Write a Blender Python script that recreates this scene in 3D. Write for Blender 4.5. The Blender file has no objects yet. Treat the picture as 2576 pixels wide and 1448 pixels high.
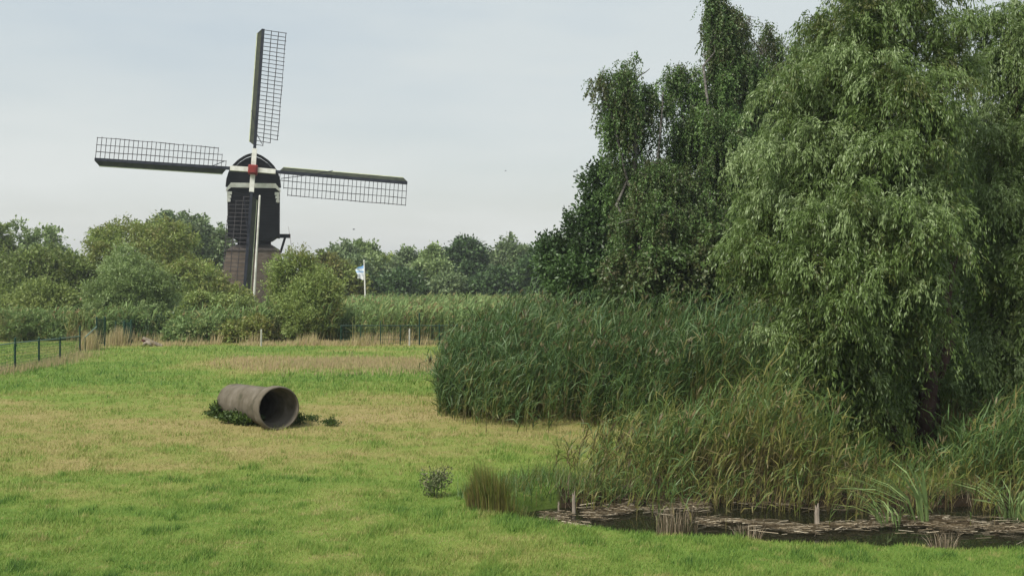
import bpy, math
import numpy as np
from mathutils import Vector, Matrix

R = math.radians
S = bpy.context.scene
COL = S.collection
H = 3.6            # eye height on the dyke, metres
F = 2576.0         # focal length in working pixels
HY = 690.0         # horizon row in working pixels

# ---------------------------------------------------------------- camera
cam_d = bpy.data.cameras.new("camera")
cam_d.sensor_width = 36; cam_d.lens = 36
cam_d.shift_y = -(724.0 - HY) / 2576.0
cam_d.clip_start = 0.1; cam_d.clip_end = 6000
cam = bpy.data.objects.new("camera", cam_d); COL.objects.link(cam)
cam.location = (0, 0, H); cam.rotation_euler = (R(90), 0, 0)
S.camera = cam

# ---------------------------------------------------------------- world and sun
SUN_EL, SUN_AZ = R(52), R(232)      # azimuth clockwise from +Y: behind the camera, to the left
w = bpy.data.worlds.new("World"); S.world = w; w.use_nodes = True
nt = w.node_tree; nt.nodes.clear(); N = nt.nodes.new; LK = nt.links.new
out = N("ShaderNodeOutputWorld")
sky = N("ShaderNodeTexSky"); sky.sky_type = 'NISHITA'; sky.sun_disc = False
sky.sun_elevation = SUN_EL; sky.sun_rotation = SUN_AZ; sky.dust_density = 3; sky.air_density = 1.2
bg1 = N("ShaderNodeBackground"); bg1.inputs[1].default_value = 0.09
LK(sky.outputs[0], bg1.inputs[0])
tc = N("ShaderNodeTexCoord"); sx = N("ShaderNodeSeparateXYZ"); LK(tc.outputs['Generated'], sx.inputs[0])
grad = N("ShaderNodeValToRGB"); LK(sx.outputs[2], grad.inputs[0])
e = grad.color_ramp.elements
e[0].position = 0.0; e[0].color = (0.62, 0.63, 0.60, 1)
e[1].position = 0.9; e[1].color = (0.48, 0.555, 0.62, 1)
for p_, c_ in ((0.08, (0.57, 0.595, 0.58, 1)), (0.22, (0.50, 0.545, 0.555, 1))):
    q = e.new(p_); q.color = c_
bg2 = N("ShaderNodeBackground"); LK(grad.outputs[0], bg2.inputs[0]); bg2.inputs[1].default_value = 0.80
mp = N("ShaderNodeMapping"); mp.inputs['Scale'].default_value = (1.0, 1.0, 4.5); mp.inputs['Location'].default_value = (0.35, 0, 0.2)
LK(tc.outputs['Generated'], mp.inputs[0])
nz = N("ShaderNodeTexNoise"); nz.inputs['Scale'].default_value = 2.6; nz.inputs['Detail'].default_value = 5; nz.inputs['Roughness'].default_value = 0.5
LK(mp.outputs[0], nz.inputs['Vector'])
cr = N("ShaderNodeValToRGB"); LK(nz.outputs[0], cr.inputs[0])
cr.color_ramp.elements[0].position = 0.36; cr.color_ramp.elements[0].color = (0.70, 0.70, 0.70, 1)
cr.color_ramp.elements[1].position = 0.62; cr.color_ramp.elements[1].color = (0.97, 0.97, 0.97, 1)
mxs = N("ShaderNodeMixShader"); LK(cr.outputs[0], mxs.inputs[0]); LK(bg1.outputs[0], mxs.inputs[1]); LK(bg2.outputs[0], mxs.inputs[2])
LK(mxs.outputs[0], out.inputs[0])

sd = bpy.data.lights.new("sun", 'SUN'); sd.energy = 3.2; sd.angle = R(22); sd.color = (1.0, 0.955, 0.88)
sun = bpy.data.objects.new("sun", sd); COL.objects.link(sun)
to_sun = Vector((math.sin(SUN_AZ) * math.cos(SUN_EL), math.cos(SUN_AZ) * math.cos(SUN_EL), math.sin(SUN_EL)))
sun.rotation_euler = to_sun.to_track_quat('Z', 'Y').to_euler()
S.view_settings.view_transform = 'Standard'; S.view_settings.look = 'None'
S.view_settings.exposure = 0.74; S.view_settings.gamma = 1.0
S.render.engine = 'CYCLES'
cy = S.cycles
cy.max_bounces = 6; cy.diffuse_bounces = 3; cy.glossy_bounces = 3; cy.transmission_bounces = 3; cy.transparent_max_bounces = 4
cy.use_denoising = True
cy.caustics_reflective = False; cy.caustics_refractive = False

# ---------------------------------------------------------------- helpers
def P(x, y, Y):
    """working pixel at depth Y -> world point"""
    return np.array([(x - 1288.0) / F * Y, Y, H - (y - HY) / F * Y])
def G(x, y, z=0.0):
    """working pixel on the plane of height z -> world point"""
    Y = F * (H - z) / (y - HY)
    return np.array([(x - 1288.0) / F * Y, Y, z])

def unit(v):
    return v / np.maximum(np.linalg.norm(v, axis=-1, keepdims=True), 1e-9)

def hash2(ix, iy, seed):
    h = (ix.astype(np.int64) * 374761393 + iy.astype(np.int64) * 668265263 + seed * 974634777) & 0x7fffffff
    h = ((h ^ (h >> 13)) * 1274126177) & 0x7fffffff
    return ((h ^ (h >> 16)) & 0xffff) / 65535.0
def vnoise(x, y, s, seed=0):
    x = np.asarray(x, float) / s; y = np.asarray(y, float) / s
    ix = np.floor(x); iy = np.floor(y); fx = x - ix; fy = y - iy
    fx = fx * fx * (3 - 2 * fx); fy = fy * fy * (3 - 2 * fy)
    a = hash2(ix, iy, seed); b = hash2(ix + 1, iy, seed); c = hash2(ix, iy + 1, seed); d = hash2(ix + 1, iy + 1, seed)
    return (a * (1 - fx) + b * fx) * (1 - fy) + (c * (1 - fx) + d * fx) * fy
def fbm(x, y, s, seed=0, oct=3):
    v = 0; a = 0.5; t = 0
    for i in range(oct):
        v = v + a * vnoise(x, y, s / 2 ** i, seed + i * 17); t += a; a *= 0.55
    return v / t
def sstep(a, b, x):
    t = np.clip((x - a) / (b - a), 0, 1); return t * t * (3 - 2 * t)

def new_obj(name, me, mat=None, parent=None):
    if mat is not None:
        for m in (mat if isinstance(mat, (list, tuple)) else [mat]):
            me.materials.append(m)
    o = bpy.data.objects.new(name, me); COL.objects.link(o)
    if parent is not None: o.parent = parent
    return o
def tag(o, label=None, cat=None, group=None, kind=None):
    if label: o["label"] = label
    if cat: o["category"] = cat
    if group: o["group"] = group
    if kind: o["kind"] = kind
    return o
def empty(name, loc, label, cat, group=None, rz=0.0):
    o = bpy.data.objects.new(name, None); COL.objects.link(o)
    o.empty_display_size = 0.3
    o.location = tuple(float(v) for v in loc); o.rotation_euler = (0, 0, rz)
    return tag(o, label, cat, group)

def poly_mesh(name, polys, tint, mat, parent=None, origin=(0, 0, 0)):
    """polys (n,k,3) separate faces, with a tint value per face"""
    n, k, _ = polys.shape
    me = bpy.data.meshes.new(name)
    me.vertices.add(n * k); me.loops.add(n * k); me.polygons.add(n)
    co = (polys - np.array(origin)).reshape(-1).astype(np.float32)
    me.vertices.foreach_set("co", co)
    me.loops.foreach_set("vertex_index", np.arange(n * k, dtype=np.int32))
    me.polygons.foreach_set("loop_start", np.arange(0, n * k, k, dtype=np.int32))
    a = me.attributes.new("tint", 'FLOAT', 'FACE')
    a.data.foreach_set("value", np.clip(tint, 0, 1).astype(np.float32))
    me.update(calc_edges=True)
    return new_obj(name, me, mat, parent)

class MB:
    """collects solid pieces of one part"""
    def __init__(s): s.v = []; s.f = []
    def add(s, v, f):
        b = len(s.v); s.v += [tuple(map(float, p)) for p in v]; s.f += [tuple(i + b for i in q) for q in f]
    def box(s, c, size, rot=None, taper=1.0):
        x, y, z = [d / 2 for d in size]
        vs = []
        for k in (-1, 1):
            t = taper if k > 0 else 1
            vs += [(-x * t, -y * t, k * z), (x * t, -y * t, k * z), (x * t, y * t, k * z), (-x * t, y * t, k * z)]
        if rot is not None: vs = [tuple(rot @ Vector(v)) for v in vs]
        vs = [(v[0] + c[0], v[1] + c[1], v[2] + c[2]) for v in vs]
        s.add(vs, [(3, 2, 1, 0), (4, 5, 6, 7), (0, 1, 5, 4), (1, 2, 6, 5), (2, 3, 7, 6), (3, 0, 4, 7)])
    def bar(s, a, b, wx, wy=None):
        a = Vector(a); b = Vector(b); d = b - a
        q = d.to_track_quat('Z', 'Y').to_matrix()
        s.box((a + b) / 2, (wx, wy or wx, d.length), q)
    def tube(s, pts, rad, n=8, cap=True):
        pts = [Vector(tuple(map(float, p))) for p in pts]
        if not hasattr(rad, '__len__'): rad = [rad] * len(pts)
        vs = []; fs = []
        ref = None
        for i, p in enumerate(pts):
            t = (pts[min(i + 1, len(pts) - 1)] - pts[max(i - 1, 0)]).normalized()
            if ref is None:
                ref = Vector((1, 0, 0)) if abs(t.x) < 0.8 else Vector((0, 1, 0))
            u = (ref - t * ref.dot(t)).normalized(); v = t.cross(u); ref = u
            for k in range(n):
                a = 2 * math.pi * k / n
                vs.append(p + (u * math.cos(a) + v * math.sin(a)) * rad[i])
        for i in range(len(pts) - 1):
            for k in range(n):
                fs.append((i * n + k, i * n + (k + 1) % n, (i + 1) * n + (k + 1) % n, (i + 1) * n + k))
        if cap:
            fs.append(tuple(range(n - 1, -1, -1))); fs.append(tuple(range((len(pts) - 1) * n, len(pts) * n)))
        s.add(vs, fs)
    def prism(s, prof, y0, y1):
        """profile of (x,z) points pushed from y0 to y1"""
        n = len(prof)
        s.add([(x, y0, z) for x, z in prof] + [(x, y1, z) for x, z in prof],
              [tuple(range(n)), tuple(range(2 * n - 1, n - 1, -1))] + [(i, i + n, (i + 1) % n + n, (i + 1) % n) for i in range(n)])
    def build(s, name, mat, parent=None, bevel=0, smooth=False):
        me = bpy.data.meshes.new(name); me.from_pydata(s.v, [], s.f); me.update()
        o = new_obj(name, me, mat, parent)
        if smooth:
            for p in me.polygons: p.use_smooth = True
        if bevel:
            m = o.modifiers.new("bevel", 'BEVEL'); m.width = bevel; m.segments = 2
        return o

# ---------------------------------------------------------------- materials
def base_mat(name, rough=0.7, spec=0.3):
    m = bpy.data.materials.new(name); m.use_nodes = True
    b = m.node_tree.nodes["Principled BSDF"]
    b.inputs['Roughness'].default_value = rough; b.inputs['Specular IOR Level'].default_value = spec
    return m, m.node_tree, b
def ramp_node(t, stops):
    r = t.nodes.new("ShaderNodeValToRGB"); el = r.color_ramp.elements
    el[0].position = stops[0][0]; el[0].color = (*stops[0][1], 1)
    el[1].position = stops[-1][0]; el[1].color = (*stops[-1][1], 1)
    for p_, c_ in stops[1:-1]:
        q = el.new(p_); q.color = (*c_, 1)
    return r
def foliage(name, stops, trans=0.3, rough=0.5, spec=0.35):
    m, t, b = base_mat(name, rough, spec)
    at = t.nodes.new("ShaderNodeAttribute"); at.attribute_name = "tint"
    r = ramp_node(t, stops); t.links.new(at.outputs['Fac'], r.inputs[0])
    t.links.new(r.outputs[0], b.inputs['Base Color'])
    tr = t.nodes.new("ShaderNodeBsdfTranslucent"); t.links.new(r.outputs[0], tr.inputs[0])
    mx = t.nodes.new("ShaderNodeMixShader"); mx.inputs[0].default_value = trans
    t.links.new(b.outputs[0], mx.inputs[1]); t.links.new(tr.outputs[0], mx.inputs[2])
    t.links.new(mx.outputs[0], t.nodes["Material Output"].inputs[0])
    return m
def noisy(name, stops, scale=4.0, rough=0.8, spec=0.2, bump=0.0, stretch=(1, 1, 1), detail=6):
    m, t, b = base_mat(name, rough, spec)
    tcn = t.nodes.new("ShaderNodeTexCoord"); mpn = t.nodes.new("ShaderNodeMapping"); mpn.inputs['Scale'].default_value = stretch
    t.links.new(tcn.outputs['Object'], mpn.inputs[0])
    n = t.nodes.new("ShaderNodeTexNoise"); n.inputs['Scale'].default_value = scale; n.inputs['Detail'].default_value = detail
    t.links.new(mpn.outputs[0], n.inputs['Vector'])
    r = ramp_node(t, stops); t.links.new(n.outputs[0], r.inputs[0]); t.links.new(r.outputs[0], b.inputs['Base Color'])
    if bump:
        bp = t.nodes.new("ShaderNodeBump"); bp.inputs['Strength'].default_value = bump; bp.inputs['Distance'].default_value = 0.02
        t.links.new(n.outputs[0], bp.inputs['Height']); t.links.new(bp.outputs[0], b.inputs['Normal'])
    return m

M = {}
M['white'] = noisy('white_paint', [(0.3, (0.55, 0.53, 0.46)), (0.7, (0.78, 0.77, 0.72))], 2.0, 0.55)
M['stake'] = noisy('weathered_white', [(0.3, (0.34, 0.33, 0.28)), (0.7, (0.5, 0.49, 0.44))], 5.0, 0.7)
M['red'] = noisy('red_iron', [(0.3, (0.16, 0.018, 0.014)), (0.7, (0.27, 0.035, 0.025))], 3, 0.5)
M['gold'] = noisy('pale_disc', [(0.3, (0.6, 0.45, 0.3)), (0.7, (0.75, 0.6, 0.45))], 3, 0.5)
M['slate'] = noisy('dark_blue_grey_paint', [(0.3, (0.015, 0.017, 0.024)), (0.7, (0.032, 0.036, 0.048))], 2.5, 0.8, 0.12)
M['board'] = noisy('olive_black_board', [(0.3, (0.022, 0.028, 0.018)), (0.7, (0.05, 0.055, 0.035))], 2.5, 0.75)
M['edge'] = noisy('pale_green_edge', [(0.3, (0.32, 0.36, 0.22)), (0.7, (0.5, 0.53, 0.36))], 3, 0.7)
M['lattice'] = noisy('lattice_wood', [(0.3, (0.03, 0.028, 0.032)), (0.7, (0.075, 0.065, 0.065))], 6, 0.8)
M['brick'] = noisy('mill_brick', [(0.3, (0.095, 0.072, 0.054)), (0.55, (0.14, 0.11, 0.085)), (0.75, (0.18, 0.147, 0.118))], 1.6, 0.9, bump=0.3, stretch=(1, 1, 3))
M['skirt'] = noisy('grey_brown_shingles', [(0.3, (0.05, 0.042, 0.036)), (0.7, (0.10, 0.085, 0.072))], 4, 0.9, 0.1, bump=.4)
M['bark'] = noisy('grey_bark', [(0.3, (0.035, 0.028, 0.022)), (0.7, (0.10, 0.085, 0.07))], 6, 0.9, bump=0.5, stretch=(1, 1, 0.3))
M['redbark'] = noisy('reddish_bark', [(0.3, (0.03, 0.018, 0.014)), (0.7, (0.085, 0.05, 0.04))], 6, 0.9, bump=0.5, stretch=(1, 1, 0.3))
M['birchbark'] = noisy('birch_bark', [(0.35, (0.04, 0.035, 0.03)), (0.55, (0.13, 0.12, 0.105)), (0.75, (0.26, 0.245, 0.22))], 5, 0.8, stretch=(1, 1, 2.5))
M['greenpaint'] = noisy('green_fence_coating', [(0.3, (0.010, 0.035, 0.022)), (0.7, (0.02, 0.06, 0.04))], 5, 0.5)
M['rail'] = noisy('faded_green_rail', [(0.3, (0.10, 0.16, 0.12)), (0.7, (0.18, 0.26, 0.20))], 5, 0.5)
M['deadwood'] = noisy('grey_dead_wood', [(0.3, (0.16, 0.13, 0.10)), (0.7, (0.34, 0.29, 0.23))], 12, 0.9, bump=0.4, stretch=(1, 1, 0.2))
M['concrete'] = noisy('weathered_concrete', [(0.25, (0.05, 0.048, 0.03)), (0.42, (0.10, 0.086, 0.062)), (0.6, (0.135, 0.117, 0.09)), (0.8, (0.175, 0.158, 0.13))], 3.4, 0.95, 0.1, bump=0.35, detail=9)
M['pipeshade'] = noisy('painted_pipe_shade', [(0.3, (0.008, 0.007, 0.006)), (0.7, (0.02, 0.017, 0.013))], 5, 0.95, 0.05)  # near black colour stands for the unlit depth of the pipe
M['maroon'] = noisy('maroon_planks', [(0.3, (0.07, 0.022, 0.022)), (0.7, (0.17, 0.07, 0.06))], 6, 0.8)

# black weatherboards: thin horizontal lines between planks
m, t, b = base_mat('black_weatherboard', 0.85, 0.12)
tcn = t.nodes.new("ShaderNodeTexCoord"); sp = t.nodes.new("ShaderNodeSeparateXYZ"); t.links.new(tcn.outputs['Object'], sp.inputs[0])
mm = t.nodes.new("ShaderNodeMath"); mm.operation = 'MULTIPLY'; mm.inputs[1].default_value = 1 / 0.28; t.links.new(sp.outputs[2], mm.inputs[0])
fr = t.nodes.new("ShaderNodeMath"); fr.operation = 'FRACT'; t.links.new(mm.outputs[0], fr.inputs[0])
bp = t.nodes.new("ShaderNodeBump"); bp.inputs['Strength'].default_value = 0.8; bp.inputs['Distance'].default_value = 0.05
t.links.new(fr.outputs[0], bp.inputs['Height']); t.links.new(bp.outputs[0], b.inputs['Normal'])
n = t.nodes.new("ShaderNodeTexNoise"); n.inputs['Scale'].default_value = 1.3; t.links.new(tcn.outputs['Object'], n.inputs['Vector'])
r = ramp_node(t, [(0.3, (0.006, 0.007, 0.009)), (0.7, (0.013, 0.014, 0.017))]); t.links.new(n.outputs[0], r.inputs[0]); t.links.new(r.outputs[0], b.inputs['Base Color'])
M['blackboard'] = m

M['grass'] = foliage('grass_blades', [(0, (0.372, 0.336, 0.140)), (0.3, (0.282, 0.302, 0.091)), (0.6, (0.191, 0.289, 0.056)), (0.85, (0.130, 0.235, 0.045)), (1, (0.056, 0.121, 0.028))], 0.3, 0.6, 0.15)
M['hay'] = foliage('dry_grass', [(0, (0.399, 0.292, 0.177)), (0.5, (0.478, 0.402, 0.221)), (0.8, (0.399, 0.365, 0.147)), (1, (0.186, 0.248, 0.074))], 0.3, 0.7, 0.1)
M['reed'] = foliage('reed_leaves', [(0, (0.104, 0.086, 0.039)), (0.12, (0.190, 0.151, 0.062)), (0.3, (0.190, 0.184, 0.046)), (0.5, (0.096, 0.141, 0.031)), (0.72, (0.062, 0.120, 0.031)), (0.9, (0.104, 0.173, 0.054)), (1, (0.180, 0.261, 0.108))], 0.25, 0.5, 0.3)
M['darkreed'] = foliage('dark_reed_leaves', [(0, (0.077, 0.069, 0.031)), (0.12, (0.141, 0.121, 0.050)), (0.3, (0.141, 0.147, 0.037)), (0.5, (0.071, 0.113, 0.025)), (0.72, (0.046, 0.096, 0.025)), (0.9, (0.077, 0.138, 0.043)), (1, (0.133, 0.209, 0.086))], 0.25, 0.5, 0.3)
M['farreed'] = foliage('far_reed_leaves', [(0, (0.277, 0.214, 0.107)), (0.3, (0.239, 0.248, 0.089)), (0.6, (0.164, 0.248, 0.080)), (1, (0.239, 0.326, 0.125))], 0.3, 0.6, 0.2)
M['litter'] = foliage('dead_reed_litter', [(0, (0.09, 0.068, 0.04)), (0.5, (0.27, 0.215, 0.14)), (1, (0.52, 0.45, 0.33))], 0.1, 0.8, 0.1)
M['willow'] = foliage('willow_leaves', [(0, (0.109, 0.120, 0.031)), (0.4, (0.099, 0.157, 0.035)), (0.7, (0.144, 0.207, 0.058)), (1, (0.268, 0.342, 0.153))], 0.28, 0.45, 0.4)
M['birch'] = foliage('birch_leaves', [(0, (0.112, 0.098, 0.046)), (0.3, (0.093, 0.114, 0.039)), (0.7, (0.086, 0.158, 0.040)), (1, (0.161, 0.261, 0.069))], 0.25, 0.45, 0.35)
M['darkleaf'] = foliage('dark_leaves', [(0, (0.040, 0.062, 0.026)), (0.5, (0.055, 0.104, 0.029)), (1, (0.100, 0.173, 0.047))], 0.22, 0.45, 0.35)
M['olive'] = foliage('olive_leaves', [(0, (0.206, 0.190, 0.055)), (0.5, (0.206, 0.267, 0.062)), (1, (0.325, 0.412, 0.123))], 0.28, 0.5, 0.3)
M['midgreen'] = foliage('mid_green_leaves', [(0, (0.126, 0.136, 0.040)), (0.5, (0.149, 0.205, 0.048)), (1, (0.253, 0.299, 0.082))], 0.28, 0.5, 0.3)
M['greygreen'] = foliage('grey_green_leaves', [(0, (0.145, 0.187, 0.061)), (0.5, (0.198, 0.275, 0.089)), (1, (0.350, 0.437, 0.190))], 0.28, 0.5, 0.35)
M['yellow'] = foliage('yellow_green_leaves', [(0, (0.191, 0.172, 0.048)), (0.5, (0.225, 0.292, 0.075)), (1, (0.354, 0.450, 0.167))], 0.28, 0.5, 0.3)
M['fargreen'] = foliage('far_green_leaves', [(0, (0.132, 0.153, 0.075)), (0.5, (0.150, 0.212, 0.089)), (1, (0.246, 0.312, 0.133))], 0.28, 0.5, 0.3)
M['weed'] = foliage('weed_leaves', [(0, (0.030, 0.055, 0.011)), (0.6, (0.060, 0.099, 0.018)), (1, (0.108, 0.154, 0.032))], 0.2, 0.5, 0.3)
M['thistle'] = foliage('thistle_leaves', [(0, (0.077, 0.100, 0.040)), (0.6, (0.132, 0.150, 0.072)), (1, (0.418, 0.360, 0.240))], 0.2, 0.6, 0.2)

# ---------------------------------------------------------------- ground
POND_N = ([-0.6, 0.1, 1.0, 2.28, 4.3, 6.8, 12, 30], [16.1, 15.25, 14.8, 14.35, 13.8, 13.5, 13.3, 13.0])
POND_F = ([-0.6, 0.3, 1.5, 3.0, 5.0, 8.0, 12, 30], [16.2, 16.9, 17.5, 17.5, 17.2, 17.2, 17.4, 17.6])
WATER = -0.27
def pond_d(x, y):
    wob = (vnoise(x, y, 0.6, 5) - 0.5) * 0.22
    return np.minimum(np.minimum(y - np.interp(x, *POND_N), np.interp(x, *POND_F) - y), (x + 0.45) * 0.9) + wob
def gz(x, y):
    x = np.asarray(x, float); y = np.asarray(y, float)
    d = pond_d(x, y)
    far = sstep(15.5, 19, y) * (1 - sstep(22, 25, y)) * sstep(0.6, 1.6, x)
    z = -0.72 * sstep(-0.08, 0.45, d) - 0.20 * far * (1 - sstep(-0.08, 0.45, d))
    near = 1 - sstep(30, 60, y)
    z = z + (fbm(x, y, 3.0, 3) - 0.5) * 0.14 * near + (fbm(x, y, 0.7, 9) - 0.5) * 0.06 * near
    # a shallow dry ditch lies in front of the sedge clump
    z = z - 0.16 * np.exp(-(((x + 1.3) / 1.0) ** 2 + ((y - 17.6) / 1.3) ** 2))
    return z
def dryness(x, y):
    """0 lush, 1 dry"""
    n = fbm(x, y, 5.5, 21, 4); n2 = fbm(x * 0.55, y, 1.3, 33, 3)
    band = np.exp(-((y - 26.5) / 5.2) ** 2) * 0.62 + 0.38 * np.exp(-((y - 41) / 3.2) ** 2) * sstep(-16, -11, x) + 0.18 * np.exp(-((y - 20) / 2.0) ** 2)
    band = band + 0.45 * sstep(50.8, 52.5, y) * sstep(-20.5, -19, x)
    return np.clip(band * 0.86 + (n - 0.5) * 0.95 - .10 * sstep(19.5, 15, y) + (n2 - 0.5) * 0.75 + 0.17, 0, 1)

def grid(name, xs, ys, mat, zoff=0.0):
    X, Yg = np.meshgrid(xs, ys); Z = gz(X, Yg) + zoff
    nx, ny = len(xs), len(ys)
    me = bpy.data.meshes.new(name)
    me.vertices.add(nx * ny); me.vertices.foreach_set("co", np.stack([X, Yg, Z], -1).reshape(-1).astype(np.float32))
    i = np.arange(nx * ny).reshape(ny, nx)
    q = np.stack([i[:-1, :-1], i[:-1, 1:], i[1:, 1:], i[1:, :-1]], -1).reshape(-1, 4)
    me.loops.add(q.size); me.polygons.add(len(q))
    me.loops.foreach_set("vertex_index", q.reshape(-1).astype(np.int32))
    me.polygons.foreach_set("loop_start", np.arange(0, q.size, 4, dtype=np.int32))
    a = me.attributes.new("dry", 'FLOAT', 'POINT'); a.data.foreach_set("value", dryness(X, Yg).reshape(-1).astype(np.float32))
    a = me.attributes.new("mud", 'FLOAT', 'POINT'); a.data.foreach_set("value", sstep(-1.4, -.3, pond_d(X, Yg) - 1.25 * (Yg < np.interp(X, *POND_N) + .8) - 1.1 * (X < .75)).reshape(-1).astype(np.float32))
    me.update(calc_edges=True)
    for p in me.polygons: p.use_smooth = True
    return new_obj(name, me, mat)
m, t, b = base_mat('meadow_ground', 0.95, 0.1)
ad = t.nodes.new("ShaderNodeAttribute"); ad.attribute_name = "dry"
tcn = t.nodes.new("ShaderNodeTexCoord")
n = t.nodes.new("ShaderNodeTexNoise"); n.inputs['Scale'].default_value = 3.0; n.inputs['Detail'].default_value = 8; n.inputs['Roughness'].default_value = 0.7
t.links.new(tcn.outputs['Object'], n.inputs['Vector'])
s1 = t.nodes.new("ShaderNodeMath"); s1.operation = 'MULTIPLY_ADD'; s1.inputs[1].default_value = 0.9; s1.inputs[2].default_value = -0.45
t.links.new(n.outputs[0], s1.inputs[0])
s2 = t.nodes.new("ShaderNodeMath"); s2.operation = 'ADD'; t.links.new(s1.outputs[0], s2.inputs[0]); t.links.new(ad.outputs['Fac'], s2.inputs[1])
r = ramp_node(t, [(0, (0.09, 0.15, 0.026)), (0.35, (0.14, 0.185, 0.038)), (0.65, (0.21, 0.185, 0.065)), (1, (0.27, 0.21, 0.10))])
t.links.new(s2.outputs[0], r.inputs[0])
am = t.nodes.new("ShaderNodeAttribute"); am.attribute_name = "mud"
mx = t.nodes.new("ShaderNodeMix"); mx.data_type = 'RGBA'; t.links.new(am.outputs['Fac'], mx.inputs[0]); t.links.new(r.outputs[0], mx.inputs[6]); mx.inputs[7].default_value = (0.028, 0.02, 0.012, 1)
t.links.new(mx.outputs[2], b.inputs['Base Color'])
bp = t.nodes.new("ShaderNodeBump"); bp.inputs['Strength'].default_value = 0.8; bp.inputs['Distance'].default_value = 0.05
t.links.new(n.outputs[0], bp.inputs['Height']); t.links.new(bp.outputs[0], b.inputs['Normal'])
xs = np.concatenate([np.linspace(-2500, -40, 14)[:-1], np.linspace(-40, -14, 70)[:-1], np.linspace(-14, 16, 260)[:-1], np.linspace(16, 40, 50)[:-1], np.linspace(40, 2500, 14)])
ys = np.concatenate([np.linspace(-200, 6, 8)[:-1], np.linspace(6, 22, 170)[:-1], np.linspace(22, 60, 150)[:-1], np.linspace(60, 150, 30)[:-1], np.linspace(150, 5000, 14)])
tag(grid('meadow', xs, ys, m), kind='structure')

m, t, b = base_mat('pond_water', 0.04, 0.5)
b.inputs['Base Color'].default_value = (0.010, 0.011, 0.006, 1); b.inputs['IOR'].default_value = 1.33
tcn = t.nodes.new("ShaderNodeTexCoord"); n = t.nodes.new("ShaderNodeTexNoise"); n.inputs['Scale'].default_value = 5; n.inputs['Detail'].default_value = 3
t.links.new(tcn.outputs['Object'], n.inputs['Vector'])
bp = t.nodes.new("ShaderNodeBump"); bp.inputs['Strength'].default_value = 0.06; bp.inputs['Distance'].default_value = 0.02
t.links.new(n.outputs[0], bp.inputs['Height']); t.links.new(bp.outputs[0], b.inputs['Normal'])
me = bpy.data.meshes.new('water')
me.from_pydata([(-1.2, 12.5, WATER), (31, 12.5, WATER), (31, 19.4, WATER), (-1.2, 19.4, WATER)], [], [(0, 1, 2, 3)])
tag(new_obj('water', me, m), kind='structure')

# ---------------------------------------------------------------- grass
def blades(rng, x, y, h, wd, tint, lean=0.5, wind=(0.15, 0)):
    n = len(x); z = gz(x, y)
    az = rng.uniform(0, 2 * np.pi, n); fa = rng.uniform(0, np.pi, n)
    side = np.stack([np.cos(fa), np.sin(fa) * 0.4, np.zeros(n)], -1) * (wd / 2)[:, None]
    base = np.stack([x, y, z - 0.01], -1)
    ln = rng.uniform(0, lean, n)
    tip = base + np.stack([(np.cos(az) * ln + wind[0]) * h, (np.sin(az) * ln + wind[1]) * h, h], -1)
    return np.stack([base - side, base + side, tip], 1), tint
rng = np.random.default_rng(4)
n = 520000
y0, y1 = 11.4, 54.0
u = rng.uniform(0, 1, n); Yb = 1 / (1 / y0 + u * (1 / y1 - 1 / y0))
Xb = rng.uniform(-0.62, 0.62, n) * Yb
keep = (pond_d(Xb, Yb) < 0.02) & ~((Xb > 3.5) & (Yb > 24)) & ~((Xb > 4) & (Yb > 17))
Xb, Yb = Xb[keep], Yb[keep]; n = len(Xb)
dr = dryness(Xb, Yb); tuft = fbm(Xb, Yb, 0.45, 51, 2); patch = vnoise(Xb, Yb, 0.28, 77)
px = Yb / 1024.0
hh = (0.030 + 0.10 * tuft ** 2.2 + 0.05 * sstep(0.66, 0.92, patch)) * rng.uniform(0.6, 1.3, n) * (1 + 0.6 * (Yb > 30))
fine = vnoise(Xb * .7, Yb * 1.3, 0.16, 41)
hh = hh + 0.035 * sstep(0.82, .97, vnoise(Xb, Yb * .8, .38, 101)) * rng.uniform(.3, 1, n)
tint = 0.72 - 0.5 * sstep(.66, .95, fine) * (vnoise(Xb, Yb, 1.3, 43) > .35) - dr * 0.76 + rng.normal(0, 0.14, n) + 0.22 * sstep(0.66, 0.92, patch) - 0.26 * sstep(0.6, .95, vnoise(Xb, Yb, 0.42, 88)) + 0.3 * (tuft - .5)
q, ti = blades(rng, Xb, Yb, hh, np.maximum(px * 0.95, 0.008), tint, 0.9)
tag(poly_mesh('grass', q, ti, M['grass']), 'short cropped green meadow grass with yellowed dry patches', 'grass', kind='stuff')

def hay_field(name, label, xs_, ys_, h, wd, seed, tmean=0.4, tsd=0.2, lean=0.35):
    rg = np.random.default_rng(seed)
    hh = rg.uniform(0.5, 1.15, len(xs_)) * h
    q, ti = blades(rg, xs_, ys_, hh, wd * np.ones(len(xs_)), rg.normal(tmean, tsd, len(xs_)), lean, (0.1, 0))
    return tag(poly_mesh(name, q, ti, M['hay']), label, 'dry grass', kind='stuff')
rng = np.random.default_rng(6)
# tan seed-head patch across the field
n = 20000
Yh = rng.normal(40.8, 1.9, n); f = rng.uniform(-0.295, -0.055, n)
k = fbm(f * 40, Yh, 1.6, 4) + 0.16 * sstep(37, 39, Yh) * (1 - sstep(42.5, 44.5, Yh)) + 0.1 * (sstep(-0.29, -0.24, f)) - rng.uniform(0, .40, n) - .9 * (rng.uniform(0, 1, n) > sstep(-.305, -.22, f)) > 0.40
hay_field('dry_seed_grass', 'band of pinkish tan seeding grass across the middle of the meadow', f[k] * Yh[k], Yh[k], 0.20, 0.03, 7, 0.35, 0.35)
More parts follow.
